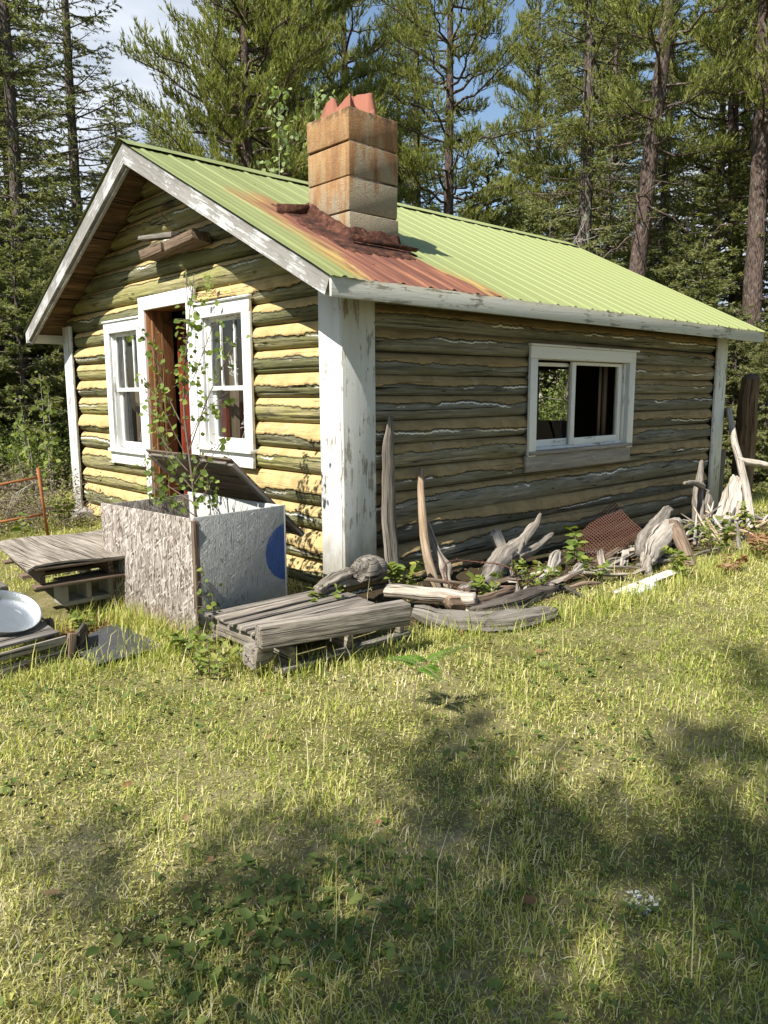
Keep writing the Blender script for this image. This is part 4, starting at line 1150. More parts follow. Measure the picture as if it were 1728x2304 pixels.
sapling('climbing_vine', 'thin dry vine with few leaves over the head of the right front window', (-.03, 2.2, 2.5), [
    ([(-.02, 2.46, 2.80), (-.05, 2.36, 2.66), (-.03, 2.15, 2.60), (-.04, 1.9, 2.62)], [.006, .005, .004, .003], .3),
    ([(-.05, 2.36, 2.70), (-.06, 2.1, 2.74), (-.05, 1.85, 2.67)], [.005, .004, .002], .3),
    ([(-.05, 2.42, 2.86), (-.07, 2.38, 2.6), (-.06, 2.36, 2.42)], [.006, .004, .002], .3),
    ([(-.03, 2.40, 2.62), (-.05, 2.0, 2.56), (-.05, 1.35, 2.55)], [.004, .003, .002], .5)], 9, .05, 'sapling_leaf', cat='vine', seed=5)
sapling('leafy_weed', 'small yellow green weed climbing the front corner of the strand board box', (-1.53, -.26, -.1), [
    ([(-1.53, -.27, -.12), (-1.55, -.27, .15), (-1.53, -.25, .45)], [.004, .003, .002], .1), ([(-1.45, -.27, -.12), (-1.42, -.26, .2), (-1.45, -.26, .3)], [.004, .003, .002], .2)], 22, .045, 'weed_leaf', cat='weed', seed=6)
sapling('leafy_shrub', 'yellow leaved shrub growing up beside the left corner board', (-.15, 6.5, -.15), [
    ([(-.15 + dx_, 6.5 + dy_, -.15), (-.17 + dx_ * 1.4, 6.5 + dy_ * 1.4, .7), (-.2 + dx_ * 2, 6.45 + dy_ * 2, h_)], [.008, .005, .002], .25) for dx_, dy_, h_ in
    ((0, 0, 1.9), (-.12, .1, 1.6), (.1, .15, 1.75), (-.2, -.1, 1.2), (-.05, -.2, 1.0), (.15, .3, 1.5), (-.22, .2, .8))], 26, .07, 'weed_leaf', 'twig_grey', cat='shrub', seed=7)


def leafy_plant(name, label, pos, h, n, size, mat, seed, cat='plant', spread=.16, width=.55, group=None):
    r = np.random.default_rng(seed); x, y = pos; z = gzf(x, y)
    root = thing(name, label, cat, (x, y, z), 0., group); bs, bl = B(), B()
    C, D = [], []
    for k in range(n):
        a = r.uniform(0, 2 * PI); q = spread * r.uniform(.3, 1)
        p = spline([(x + .2 * q * math.cos(a), y + .2 * q * math.sin(a), z - .02), (x + .6 * q * math.cos(a), y + .6 * q * math.sin(a), z + h * .6), (x + q * math.cos(a), y + q * math.sin(a), z + h * r.uniform(.7, 1.1))], 8)
        tube(bs, p, np.linspace(.0035, .0015, 8), 4)
        for m in range(2, 8):
            for s in (-1, 1):
                d = unit(np.array([math.cos(a + s * 1.4 + r.normal(0, .4)), math.sin(a + s * 1.4 + r.normal(0, .4)), r.normal(.1, .3)]))
                C.append(p[m]); D.append(d)
    leaves(bl, C, D, r.uniform(.6, 1.1, len(C)) * size, width)
    part(bs, 'stem', M['twig'], root); part(bl, 'leaves', M[mat], root)
    return root


for i, (nm, lab, pos, h, n, size, mat, sp) in enumerate([
    ('leafy_plant', 'broad leaved green plant between the stump piece and the tall slab', (.33, -.32), .26, 6, .10, 'weed_leaf', .18),
    ('leafy_plant', 'low green plant behind the middle of the timber beam', (-.70, -.62), .30, 4, .085, 'weed_leaf', .15),
    ('leafy_plant', 'tall bright green sprig standing before the rusty grate', (2.35, -.75), .36, 3, .12, 'weed_leaf', .22),
    ('leafy_plant', 'green plant rising between the pale straight log and the root', (.72, -1.0), .22, 5, .09, 'weed_leaf', .2),
    ('leafy_plant', 'small bush of pale leaves below the driftwood root', (1.22, -1.05), .26, 9, .065, 'weed_leaf', .28),
    ('leafy_plant', 'slim green plant under the lower edge of the grate', (1.95, -1.22), .24, 5, .075, 'weed_leaf', .2),
    ('leafy_plant', 'bright green plant before the broad driftwood stump', (2.75, -1.62), .26, 6, .08, 'weed_leaf', .2),
    ('leafy_plant', 'bushy green plant before the loose heap of sticks', (4.1, -1.35), .36, 11, .085, 'weed_leaf', .35),
    ('leafy_plant', 'wide green plant at the foot of the long pale pole', (5.3, -1.45), .40, 12, .10, 'weed_leaf', .45),
    ('red_plant', 'low reddish plant on the grass edge below the stick heap', (4.35, -1.75), .25, 9, .085, 'red_leaf', .38),
    ('red_plant', 'small red leaved plant just left of the low reddish plant', (3.3, -1.85), .15, 6, .07, 'red_leaf', .25),
    ('leafy_plant', 'large weed clump right of the foot of the pale pole', (6.3, -1.75), .34, 10, .10, 'weed_leaf', .5),
    ('leafy_plant', 'yellow green plant in front of the raised pallet', (-2.05, .47), .13, 6, .06, 'weed_leaf', .14),
    ('leafy_plant', 'weedy plant at the right end of the rubber mat', (-1.72, -.42), .16, 7, .06, 'weed_leaf', .2),
    ('leafy_plant', 'single yellow star shaped sprig behind the plywood sheet', (-1.85, 2.35), .60, 2, .09, 'weed_leaf', .05),
    ('leafy_plant', 'yellow leaved plant at the foot of the left corner board', (-.55, 4.9), .42, 5, .10, 'weed_leaf', .2),
    ('leafy_plant', 'green plant sprawling left of the front end of the low pallet', (-1.80, -.85), .17, 9, .06, 'weed_leaf', .24),
]):
    leafy_plant(nm, lab, pos, h, n, size, mat, 100 + i, spread=sp)

# --- bracken on the lawn
fx, fy = -1.33, -2.15; fz = gzf(fx, fy)
fern = thing('bracken_fern', 'bright green bracken frond standing alone on the lawn', 'fern', (fx, fy, fz))
bs, bl = B(), B()
st_ = spline([(fx, fy, fz), (fx + .02, fy + .01, fz + .16), (fx + .05, fy, fz + .27)], 10); tube(bs, st_, .003, 5)
C, D, S_ = [], [], []
for (ax, ay, az, ln_) in ((.7, -.45, .45, .30), (-.55, .5, .35, .20), (.25, .75, .2, .18), (-.1, -.8, .1, .16)):
    d = unit(np.array([ax, ay, az])); p = st_[-1] + d[None] * np.linspace(0, ln_, 14)[:, None]; p[:, 2] -= np.linspace(0, 1, 14) ** 2 * .05
    tube(bs, p, .0018, 4); sd = unit(np.cross(d, [0, 0, 1]))
    for k in range(2, 14):
        w_ = .085 * (1 - k / 14) + .012
        for s in (-1, 1):
            q = unit(sd * s + d * .55)
            for m in range(5):
                c = p[k] + q * w_ * m / 5
                C.append(c); D.append(unit(q + d * .8 * (1 if m % 2 else -1))); S_.append(.020 * (1 - m / 8))
            C.append(p[k]); D.append(q); S_.append(w_)
leaves(bl, C, D, np.array(S_), .30, nrm=np.tile([0, 0, 1.], (len(C), 1)), shape=KITE)
part(bs, 'stem', M['twig'], fern); part(bl, 'frond', M['fern'], fern)
b = B(); C = []; D = []
for (cx, cy, s) in ((-1.83, -3.72, .055), (-1.0, -3.9, .07), (-1.15, -4.02, .05)):
    for k in range(130):
        a, q = rng.uniform(0, 2 * PI), s * math.sqrt(rng.random()); C.append((cx + q * math.cos(a), cy + q * math.sin(a), gzf(cx, cy) + rng.uniform(.0, .025))); D.append(rng.normal(0, 1, 3) + [0, 0, .8])
leaves(b, C, D, .014, .6, shape=KITE); solo(b, 'reindeer_lichen', M['lichen'], 'clumps of pale grey lichen in the shaded lawn', 'lichen', kind='stuff')

# --- dead brush at the left
b = B()
for k in range(720):
    x = rng.uniform(-2.6, -.25); y = rng.uniform(4.7, 7.2); z = gzf(x, y); h = rng.uniform(.08, .85) * (1 - .35 * abs(x + 1.3))
    a = rng.uniform(0, 2 * PI); l = rng.uniform(.12, .45); e = rng.uniform(-.3, .8)
    p0 = np.array([x, y, z + h * rng.random()]); d = np.array([math.cos(a), math.sin(a), e])
    tube(b, [p0, p0 + d * l * .5 + rng.normal(0, .03, 3), p0 + d * l], [.006, .004, .002], 4, caps=False)
solo(b, 'brush_pile', M['twig'], 'tangled dead brown brush behind the rusty iron frame', 'brush pile', kind='stuff')
b = B(); n_ = 8500
x = rng.uniform(-2.8, -.1, n_); y = rng.uniform(4.6, 7.6, n_); z = gz(x, y) + rng.random(n_) ** 1.3 * .72
leaves(b, np.stack([x, y, z], -1), rng.normal(0, 1, (n_, 3)), rng.uniform(.02, .055, n_), .5, shape=KITE)
solo(b, 'dead_leaves', M['dead'], 'brown dead leaves hanging in the brush pile', 'leaves', kind='stuff')
# ================================================================== TREES
def twig_cards(b, P, D, ln, wd, per, r, droop=.0):
    """needle sprays: P start points, D directions; `per` slim blades each"""
    n = len(P)
    P = np.repeat(P, per, 0); D0 = np.repeat(D, per, 0); ln = np.repeat(ln, per)
    t_ = r.random(n * per)
    d = unit(D0 + r.normal(0, .38, (n * per, 3)) + np.array([0, 0, -droop]))
    C = P + D0 * (ln * t_)[:, None]
    s = unit(np.cross(d, r.normal(0, 1, (n * per, 3)) + np.array([0, 0, 1.2])))
    l = (ln * .11 + .06) * r.uniform(.7, 1.3, n * per); w = wd * r.uniform(.7, 1.3, n * per)
    V = np.stack([C, C + d * (l * .4)[:, None] + s * w[:, None], C + d * l[:, None], C + d * (l * .45)[:, None] - s * w[:, None]], 1)
    rv = np.clip(np.repeat(r.random(n), per) * .55 + r.random(n * per) * .45, 0, 1)
    b.add(V.reshape(-1, 3), np.arange(n * per)[:, None] * 4 + np.arange(4), rq=rv)


def branch_path(z0, az, L_, el, curve, r, n=7, x0=0., y0=0.):
    t_ = np.linspace(0, 1, n)
    rad = L_ * t_ * math.cos(el)
    z = z0 + L_ * t_ * math.sin(el) + curve * L_ * t_ ** 2
    w = r.normal(0, .04) * L_ * t_ ** 2
    return np.stack([x0 + rad * math.cos(az) - w * math.sin(az), y0 + rad * math.sin(az) + w * math.cos(az), z], -1)


def spruce(seed, H, base, r0, rt, dens=1., gap=.36, dead=.0, deadlow=0., shape=.85, thin=1.):
    r = np.random.default_rng(seed)
    bt, bc, bd, bs = B(), B(), B(), B()
    zt = np.linspace(-.25, H, 26)
    sway = np.stack([.10 * n1(zt * .25, seed, 2), .10 * n1(zt * .25, seed + 3, 2), zt], -1)
    rad = rt * (1 - zt.clip(0) / H) ** .8 + .008; rad[0:2] *= 1.25
    tube(bt, sway, rad, 9, seed, .1, .12)
    P, D, LN = [], [], []; PD_, DD, LD = [], [], []
    z = base
    while z < H - .15:
        f = (z - base) / (H - base)
        Lm = r0 * (1 - f) ** shape + .12
        nb_ = r.integers(4, 7)
        a0 = r.uniform(0, 2 * PI)
        for k in range(nb_):
            az = a0 + k * 2 * PI / nb_ + r.normal(0, .25)
            L_ = Lm * r.uniform(.55, 1.1) * (1 + .15 * math.sin(az * 2 + seed))
            el = -.30 + .75 * f + r.normal(0, .10)
            isdead = r.random() < dead * (1.2 - f)
            zz = z + r.uniform(-.12, .12)
            p = branch_path(zz, az, L_, el, .22 - .1 * f, r, x0=np.interp(zz, zt, sway[:, 0]), y0=np.interp(zz, zt, sway[:, 1]))
            tube(bt, p, np.linspace(.012 + .008 * L_, .003, 7), 4, caps=False)
            d = unit(p[-1] - p[0]); side = unit(np.cross(d, [0, 0, 1.]))
            m = max(3, int(L_ / .085 * dens))
            for q in range(m):
                t_ = .12 + .88 * (q + r.random()) / m
                if r.random() > (.35 + t_) * thin: continue
                i = min(5, int(t_ * 6)); c = p[i] + (p[i + 1] - p[i]) * (t_ * 6 - i)
                s = side * (1 if q % 2 else -1)
                tl = (.30 * L_ * (1 - t_) + .16) * r.uniform(.6, 1.2)
                dv = unit(s * r.uniform(.5, 1.1) + d * .8 + np.array([0, 0, r.normal(-.22, .16)]))
                (PD_ if isdead else P).append(c); (DD if isdead else D).append(dv); (LD if isdead else LN).append(tl)
        z += gap * r.uniform(.75, 1.25) * (1 - .35 * f)
    z = .4   # dead lower snags
    while z < base + .3 * (H - base) * deadlow + .1 and deadlow > 0:
        az = r.uniform(0, 2 * PI); L_ = r0 * r.uniform(.35, .9)
        p = branch_path(z, az, L_, r.normal(-.15, .2), .05, r)
        tube(bs, p, np.linspace(.013, .003, 7), 4, caps=False)
        for q in range(7):
            i = r.integers(2, 6); e = p[i] + r.normal(0, .16, 3) * L_ + (p[i] - p[0]) * .2
            tube(bs, [p[i], (p[i] + e) / 2 + r.normal(0, .02, 3), e], [.006, .005, .003], 3, caps=False)
        z += r.uniform(.12, .35)
    P, D, LN = np.array(P), np.array(D), np.array(LN)
    twig_cards(bc, P, D, LN, .0115, int(27 * dens), r, .12)
    tr_ = [('trunk', bt, 'bark'), ('crown', bc, 'spruce')]
    if deadlow > 0: tr_.append(('dead_branches', bs, 'twig_grey'))
    if PD_:
        twig_cards(bd, np.array(PD_), np.array(DD), np.array(LD), .008, 7, r, .1); tr_.append(('dead_twigs', bd, 'dead'))
    return tr_


def pine(seed, H, base, r0, rt, dens=1., gap=.55, lean=(0, 0), low=.5, up=.9):
    r = np.random.default_rng(seed); bt, bc = B(), B()
    zt = np.linspace(-.25, H, 26)
    sway = np.stack([.25 * n1(zt * .2, seed, 2) + lean[0] * zt / H, .25 * n1(zt * .2, seed + 3, 2) + lean[1] * zt / H, zt], -1)
    rad = rt * (1 - .85 * zt.clip(0) / H) + .006; rad[:2] *= 1.2
    tube(bt, sway, rad, 10, seed, .12, .16)
    P, D, LN = [], [], []
    z = base
    while z < H - .1:
        f = (z - base) / (H - base)
        Lm = r0 * (min(1, .55 + f * 2.2)) * (1 - f) ** .65 + .25
        nb_ = r.integers(3, 6); a0 = r.uniform(0, 2 * PI)
        for k in range(nb_):
            az = a0 + k * 2 * PI / nb_ + r.normal(0, .35)
            L_ = Lm * r.uniform(.5, 1.15); zz = z + r.uniform(-.2, .2)
            p = branch_path(zz, az, L_, .05 + .35 * f + r.normal(0, .12), .18, r, x0=np.interp(zz, zt, sway[:, 0]), y0=np.interp(zz, zt, sway[:, 1]))
            p[1:] += r.normal(0, .05, (6, 3)) * L_ * .6
            tube(bt, p, np.linspace(.016 + .012 * L_, .005, 7), 5, caps=False)
            d = unit(p[-1] - p[0]); side = unit(np.cross(d, [0, 0, 1.]))
            m = max(4, int(L_ * 9 * dens))
            for q in range(m):
                t_ = .22 + .78 * (q + r.random()) / m
                i = min(5, int(t_ * 6)); c = p[i] + (p[i + 1] - p[i]) * (t_ * 6 - i)
                sl = (.42 * L_ * (1 - t_) + .25) * r.uniform(.5, 1.2)
                dv = unit(side * (1 if q % 2 else -1) * r.uniform(.3, 1.) + d * .9 + np.array([0, 0, r.normal(.15, .25)]))
                e = c + dv * sl; tube(bt, [c, e], [.007, .004], 3, caps=False)
                ns = int(3 + sl * 11)
                for w in range(ns):
                    h = c + dv * sl * (.25 + .75 * w / (ns - 1)) + r.normal(0, .03, 3)
                    P.append(h); D.append(unit(dv * .45 + r.normal(0, .28, 3) + np.array([0, 0, up]))); LN.append(r.uniform(.16, .30))
        z += gap * r.uniform(.7, 1.3) * (1 - .3 * f)
    for k in range(int(10 * low)):   # dead stubs below the crown
        zz = r.uniform(1.2, base + .5); az = r.uniform(0, 2 * PI)
        p = branch_path(zz, az, r0 * r.uniform(.3, .75), r.normal(-.05, .25), -.15, r); p[2:] += r.normal(0, .06, (5, 3))
        tube(bt, p, np.linspace(.022, .005, 7), 5, caps=False)
        for q in range(4):
            i = r.integers(2, 6); e = p[i] + r.normal(0, .3, 3); tube(bt, [p[i], e], [.007, .003], 3, caps=False)
    P, D, LN = np.array(P), np.array(D), np.array(LN)
    per = int(9 * dens); n = len(P)
    C = np.repeat(P, per, 0); D0 = np.repeat(D, per, 0); l0 = np.repeat(LN, per); t_ = r.random(n * per)
    d = unit(D0 + r.normal(0, .30, C.shape)); C = C + D0 * (l0 * t_ * .8)[:, None]
    s = unit(np.cross(d, r.normal(0, 1, C.shape))); l = l0 * r.uniform(.35, .6, len(l0)); w = .0105 * r.uniform(.7, 1.4, len(l0))
    V = np.stack([C - s * w[:, None], C + s * w[:, None], C + d * l[:, None]], 1)
    rv = np.clip(np.repeat(r.random(n), per) * .6 + r.random(n * per) * .2 + t_ * .2, 0, 1)
    bc.add(V.reshape(-1, 3), None, np.arange(n * per)[:, None] * 3 + np.arange(3), rt=rv)
    return [('trunk', bt, 'bark_pine'), ('crown', bc, 'pine')]


def bush(seed, h, r0, nst, nl, size, mat='bush_leaf'):
    r = np.random.default_rng(seed); bt, bc = B(), B(); C, D = [], []
    for k in range(nst):
        a = r.uniform(0, 2 * PI); q = r0 * r.uniform(.2, 1); hh_ = h * r.uniform(.5, 1.05) * (1 - .4 * (q / r0) ** 2)
        p = spline([(.1 * math.cos(a), .1 * math.sin(a), -.1), (.6 * q * math.cos(a), .6 * q * math.sin(a), hh_ * .6), (q * math.cos(a), q * math.sin(a), hh_)], 8)
        tube(bt, p, np.linspace(.012, .003, 8), 4, caps=False)
        for m in range(nl):
            i = r.integers(2, 8); o_ = r.normal(0, .16, 3) * (r0 + .3) * .6
            C.append(p[i] + o_); D.append(unit(o_ + r.normal(0, .1, 3)) + np.array([0, 0, -.2]))
    leaves(bc, C, D, r.uniform(.6, 1.3, len(C)) * size, .6, shape=KITE)
    return [('stem', bt, 'twig'), ('foliage', bc, mat)]


def aspen(seed, H, base, r0, rt):
    r = np.random.default_rng(seed); bt, bc = B(), B(); C, D = [], []
    zt = np.linspace(-.2, H, 20); sw = np.stack([.12 * n1(zt * .4, seed, 2), .12 * n1(zt * .4, seed + 5, 2), zt], -1)
    tube(bt, sw, np.linspace(rt, .004, 20), 7)
    z = base
    while z < H - .1:
        f = (z - base) / (H - base); az = r.uniform(0, 2 * PI)
        p = branch_path(z, az, (r0 * (1 - f) + .2) * r.uniform(.6, 1.1), .6, .1, r, x0=np.interp(z, zt, sw[:, 0]), y0=np.interp(z, zt, sw[:, 1]))
        tube(bt, p, np.linspace(.009, .003, 7), 4, caps=False)
        for k in range(11):
            i = r.integers(2, 7); C.append(p[i] + r.normal(0, .10, 3)); D.append(r.normal(0, 1, 3) + np.array([0, 0, -.8]))
        z += r.uniform(.10, .22)
    leaves(bc, C, D, r.uniform(.7, 1.2, len(C)) * .10, .95, nrm=r.normal(0, 1, (len(C), 3)) + np.array([-.7, -.5, .3]))
    return [('trunk', bt, 'bark_pale'), ('crown', bc, 'aspen_leaf')]


def plant_tree(name, parts, pos, rz, sc, label, cat, group=None):
    x, y = pos
    root = thing(name, label, cat, (x, y, gzf(x, y) - .05), rz, group); root.scale = (sc,) * 3
    for pn, bb, mt in parts: bb.obj(pn, M[mt], root, smooth=(pn == 'trunk'))
    return root


def again(root, pos, rz, sc, label, group=None):
    o = dup(root, (pos[0], pos[1], gzf(*pos) - .05), rz, sc, label, group)
    return o


spA = plant_tree('spruce_tree', spruce(11, 17, 2.6, 2.1, .15, 1., .34, .50, .8), (3.4, 13.8), .3, 1., 'half dead brown spruce standing left of the sky gap', 'spruce')
spB = plant_tree('spruce_tree', spruce(12, 16, 1.2, 2.3, .17, 1.05, .36, .22, .5), (1.7, 12.6), 1.3, 1., 'tall green spruce with brown twigs, second trunk from the left edge', 'spruce')
spC = plant_tree('spruce_tree', spruce(13, 12, .5, 2.4, .12, 1.15, .34), (7.6, 20.7), .0, 1., 'dark young spruce whose tip rises just right of the brown spruce', 'spruce')
spD = plant_tree('spruce_tree', spruce(14, 18, 3.0, 2.4, .21, 1.1, .38, .28, .9), (12.0, 5.5), .5, 1., 'big spruce with pale lichened twigs behind the right end of the ridge', 'spruce')
spE = plant_tree('spruce_tree', spruce(15, 15, 4.5, 1.5, .11, .9, .42, .1, 1.), (15.2, 14.1), .5, 1., 'slim dark spruce just right of the chimney', 'spruce')
spY = plant_tree('young_spruce', spruce(16, 5.0, .15, 1.7, .06, 1.35, .26), (.7, 10.0), 0., 1., 'young green spruce in front of the trunks at the left edge', 'spruce')
piA = plant_tree('pine_tree', pine(21, 15, 3.6, 3.1, .17, 1.05, .52), (6.2, 10.7), 2.6, 1., 'bushy bright pine reaching into the sky gap above the roof', 'pine')
piB = plant_tree('pine_tree', pine(22, 16, 6.0, 2.7, .19, .95, .62, (.3, 0), 1.2), (11.5, 9.3), .8, 1., 'pine with a bare dark trunk and open limbs right of the chimney', 'pine')
piC = plant_tree('pine_tree', pine(23, 18, 7.0, 2.6, .23, .95, .7, (.5, -.4), 1.6), (11.7, 4.0), 0., 1., 'thick trunked pine with rough bark behind the right roof slope', 'pine')

again(spB, (2.0, 15.3), 2.2, 1.1, 'tall spruce with a bare upper trunk at the left edge of the photo')
again(spC, (9.7, 21.9), 1.9, 1.0, 'small pointed spruce tip alone against the sky beside the pine')
again(piA, (8.1, 11.6), .5, 1.08, 'tall dense pine directly behind the chimney')
again(piB, (11.9, 13.6), 2.4, 1.08, 'dark pine in the gap between the chimney and the bare trunked pine')
again(piC, (13.7, 2.15), 1.6, 1.05, 'rough barked pine trunk nearest the right edge of the photo')
again(spY, (13.7, 9.9), 2., 1.72, 'pointed young spruce above the middle of the roof ridge')
again(spE, (16.5, 7.6), 2.6, 1.12, 'thin straight spruce between the lichened spruce and the thick pine')
again(spE, (15.5, 5.4), 1.6, 1.05, 'thin spruce just right of the thick trunked pine')
again(spY, (12.2, 2.75), 1.2, 1.02, 'bushy young spruce over the lower right end of the roof')
again(spY, (13.0, 3.5), 3.2, 1.15, 'young spruce half hidden behind the bushy young spruce')
again(spY, (12.6, 1.1), 4.2, .82, 'low dense spruce behind the old dark post at the right edge')
again(spY, (11.8, 1.75), 2.9, .72, 'small green spruce just right of the right corner board')
again(spY, (10.9, .75), .6, .62, 'small green spruce at the right edge behind the old dark post')
again(spY, (1.9, 11.2), 3.9, .95, 'young spruce half hidden behind the left eave')
again(spY, (-.2, 11.6), 5.1, 1.25, 'broad young spruce at the left edge over the brush pile')
asp = plant_tree('aspen_tree', aspen(31, 7.2, 2.2, .75, .028), (4.4, 7.05), 0., 1., 'pale slender aspen rising behind the ridge left of the chimney', 'aspen')
again(asp, (5.25, 6.95), 2.1, 1.03, 'pale aspen just left of the chimney, its leaves at the chimney top')
again(asp, (8.4, 7.0), 3.6, .80, 'short aspen showing at the right foot of the chimney')

FG = 'conifers deep in the forest behind the cabin'
fill = [(3.3, 18, 'B', 1.05), (.3, 17.0, 'B', 1.0), (-1.2, 15.0, 'D', .95), (6.4, 16.6, 'Y', 1.1), (9.9, 16.6, 'A', .9), (12.5, 17.5, 'pA', 1.05),
        (18.5, 9.2, 'pA', 1.0), (20.0, 6.0, 'B', 1.1), (16.0, 2.4, 'D', .95), (17.6, 4.2, 'pC', 1.05), (19.5, 2.0, 'pA', 1.05), (13.6, -.6, 'pB', 1.0),
        (16.4, -.4, 'D', 1.0), (22.5, 9.0, 'D', 1.15), (24.0, 4.0, 'B', 1.2), (21.0, 13.5, 'pA', 1.15), (17.5, 17.5, 'B', 1.1), (13.8, 21.0, 'D', 1.05), (-2.0, 20.0, 'B', 1.1), 
        (22.0, 0.0, 'B', 1.1), (26.0, 8.0, 'pB', 1.3), (27.0, 1.5, 'D', 1.25), (24.5, 12.5, 'B', 1.25), (20.0, 19.0, 'D', 1.2), (16.5, 24.0, 'pA', 1.15), (-3.6, 17.5, 'D', 1.1), (15.5, -2.4, 'B', 1.0), (19.0, -3.0, 'D', 1.1), (10.9, 6.9, 'Y', .8),
        (13.0, 7.2, 'Y', 1.35), (13.6, 4.9, 'Y', 1.2), (14.7, 3.5, 'Y', 1.5), (11.9, 8.2, 'Y', 1.0), (15.2, .8, 'Y', 1.05), (14.4, -1.6, 'Y', 1.0), (17.0, 1.4, 'Y', 1.3), (16.0, 6.4, 'Y', 1.35), (4.5, 15.6, 'Y', 1.3), (2.6, 17.3, 'Y', 1.35), (-.6, 13.6, 'Y', 1.3), (12.2, 11.6, 'Y', 1.0), (18.0, 6.6, 'Y', 1.5), (20.5, 10.5, 'Y', 1.5), (16.6, 14.8, 'Y', 1.3), (10.6, 13.2, 'Y', 1.1)]
src = {'A': spA, 'B': spB, 'D': spD, 'Y': spY, 'pA': piA, 'pB': piB, 'pC': piC}
for k, (x, y, s, sc_) in enumerate(fill):
    again(src[s], (x, y), (k * 2.399) % 6.28, sc_ * (1 + .06 * math.sin(k * 3.3)), 'pine standing deep in the dense forest behind the cabin' if s[0] == 'p' else 'spruce standing deep in the dense forest behind the cabin', FG)

# trees on the near side of the clearing: they stand beside the camera and shade the lawn
again(piA, (-9.6, -5.5), 1.1, 1.0, 'pine at the near side of the clearing that shades the lawn')
again(spB, (-7.6, -5.2), 2.6, .75, 'spruce at the near side of the clearing that shades the lawn')

again(spY, (.2, 12.6), 2.2, 1.35, 'dense green spruce filling the left edge above the brush pile')
again(spY, (2.4, 11.9), 5.6, 1.2, 'dense green spruce behind the left slope of the roof')
NG = 'conifers on the near side of the clearing behind the photographer'
for k, (x, y, s, sc_) in enumerate([(-19, -1, 'B', 1.), (-18, 3.5, 'pA', 1.), (-17.5, 8, 'D', 1.), (-15.5, 12.5, 'B', 1.), (-19.5, -6, 'D', 1.), (-20, -11, 'pA', 1.), (-16, -14, 'B', 1.), (-11, -16, 'D', 1.), (-6, -17, 'pA', 1.), (-1, -17, 'B', 1.), (4, -16.5, 'D', 1.), (9, -15, 'pA', 1.), (13, -12, 'B', 1.), (16, -8, 'D', 1.), (-17, 5.5, 'Y', 1.6), (-18, 1, 'Y', 1.6), (-15.5, 10, 'Y', 1.5)]):
    again(src[s], (x, y), k * 1.7, sc_, 'conifer standing on the near side of the clearing behind the photographer', NG)
# bushes
bu = plant_tree('forest_bush', bush(41, 2.5, 1.3, 60, 75, .085), (11.6, 5.7), 0, 1., 'leafy bush seen through the two windows of the cabin', 'bush')
again(bu, (.4, 9.0), 1., .55, 'leafy bush at the left edge beyond the iron frame')
again(bu, (-.4, 9.9), 2.2, .6, 'dark leafy bush left of the one beyond the iron frame')
again(bu, (1.6, 9.4), 3.1, .62, 'leafy bush right behind the left corner board')
again(bu, (10.9, .3), 4.1, .55, 'bright leafy bush between the right corner board and the old post')
again(bu, (13.4, .3), 5.1, .6, 'leafy bush at the right edge at the end of the lawn')
again(bu, (-1.6, 11.2), .7, .8, 'leafy bush deep in shade at the left edge')
again(bu, (14.6, 2.6), 1.7, .9, 'leafy bush in the undergrowth behind the low dense spruce')
brk = plant_tree('bracken_clump', bush(43, .8, .6, 26, 34, .11, 'weed_leaf'), (12.4, .15), 0, 1., 'yellow green bracken clump at the right edge of the lawn', 'fern')
again(brk, (1.2, 8.3), 1.5, .8, 'low yellow green clump in the grass at the left')
# ================================================================== GROUND AND GRASS
def axis(lo, hi, a, c, fine, coarse):
    return np.unique(np.concatenate([np.arange(lo, a, coarse), np.arange(a, c, fine), np.arange(c, hi + coarse, coarse)]))


def lawn_mask(x, y):
    """1 in the clearing, 0 under the trees"""
    e = .9 * n2(x * .5, y * .5, 21, 3)
    m = sstep(12.6, 11.2, x + e) * sstep(10.2, 8.6, y + e) * sstep(-.5, 0.2, x - (y - 8) * .35 + 3.5 + e)
    return m


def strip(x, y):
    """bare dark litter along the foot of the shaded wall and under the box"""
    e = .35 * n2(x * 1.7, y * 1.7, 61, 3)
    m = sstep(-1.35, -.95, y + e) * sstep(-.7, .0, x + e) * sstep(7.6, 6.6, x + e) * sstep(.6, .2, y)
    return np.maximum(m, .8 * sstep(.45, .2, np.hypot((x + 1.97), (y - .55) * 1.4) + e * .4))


b = B()
xs_ = axis(-60, 90, -5, 9, .09, 2.5); ys_ = axis(-60, 90, -6, 6, .09, 2.5)
X, Y = np.meshgrid(xs_, ys_, indexing='ij')
Z = gz(X, Y)
inside = (X > -.1) & (X < L + .1) & (Y > -.1) & (Y < W + .1)
Z = np.where(inside, np.minimum(Z, -.12), Z)
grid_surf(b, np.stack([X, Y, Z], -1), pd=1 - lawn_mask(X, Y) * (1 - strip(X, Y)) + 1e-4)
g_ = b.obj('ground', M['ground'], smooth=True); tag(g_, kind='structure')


def blocked(x, y):
    k = (x > -.05) & (x < L + .05) & (y > -.02) & (y < W + .02)
    k |= (x > -1.62) & (x < -.66) & (y > -.12 + (x + 1.5) * .17) & (y < 1.15)
    k |= (x > -1.48) & (x < -.48) & (y > -1.2) & (y < -.33)
    k |= (x > -2.28) & (x < -1.1) & (y > .88) & (y < 1.95)
    k |= (x > -2.24) & (x < -1.85) & (y > -.27) & (y < .28)
    return k


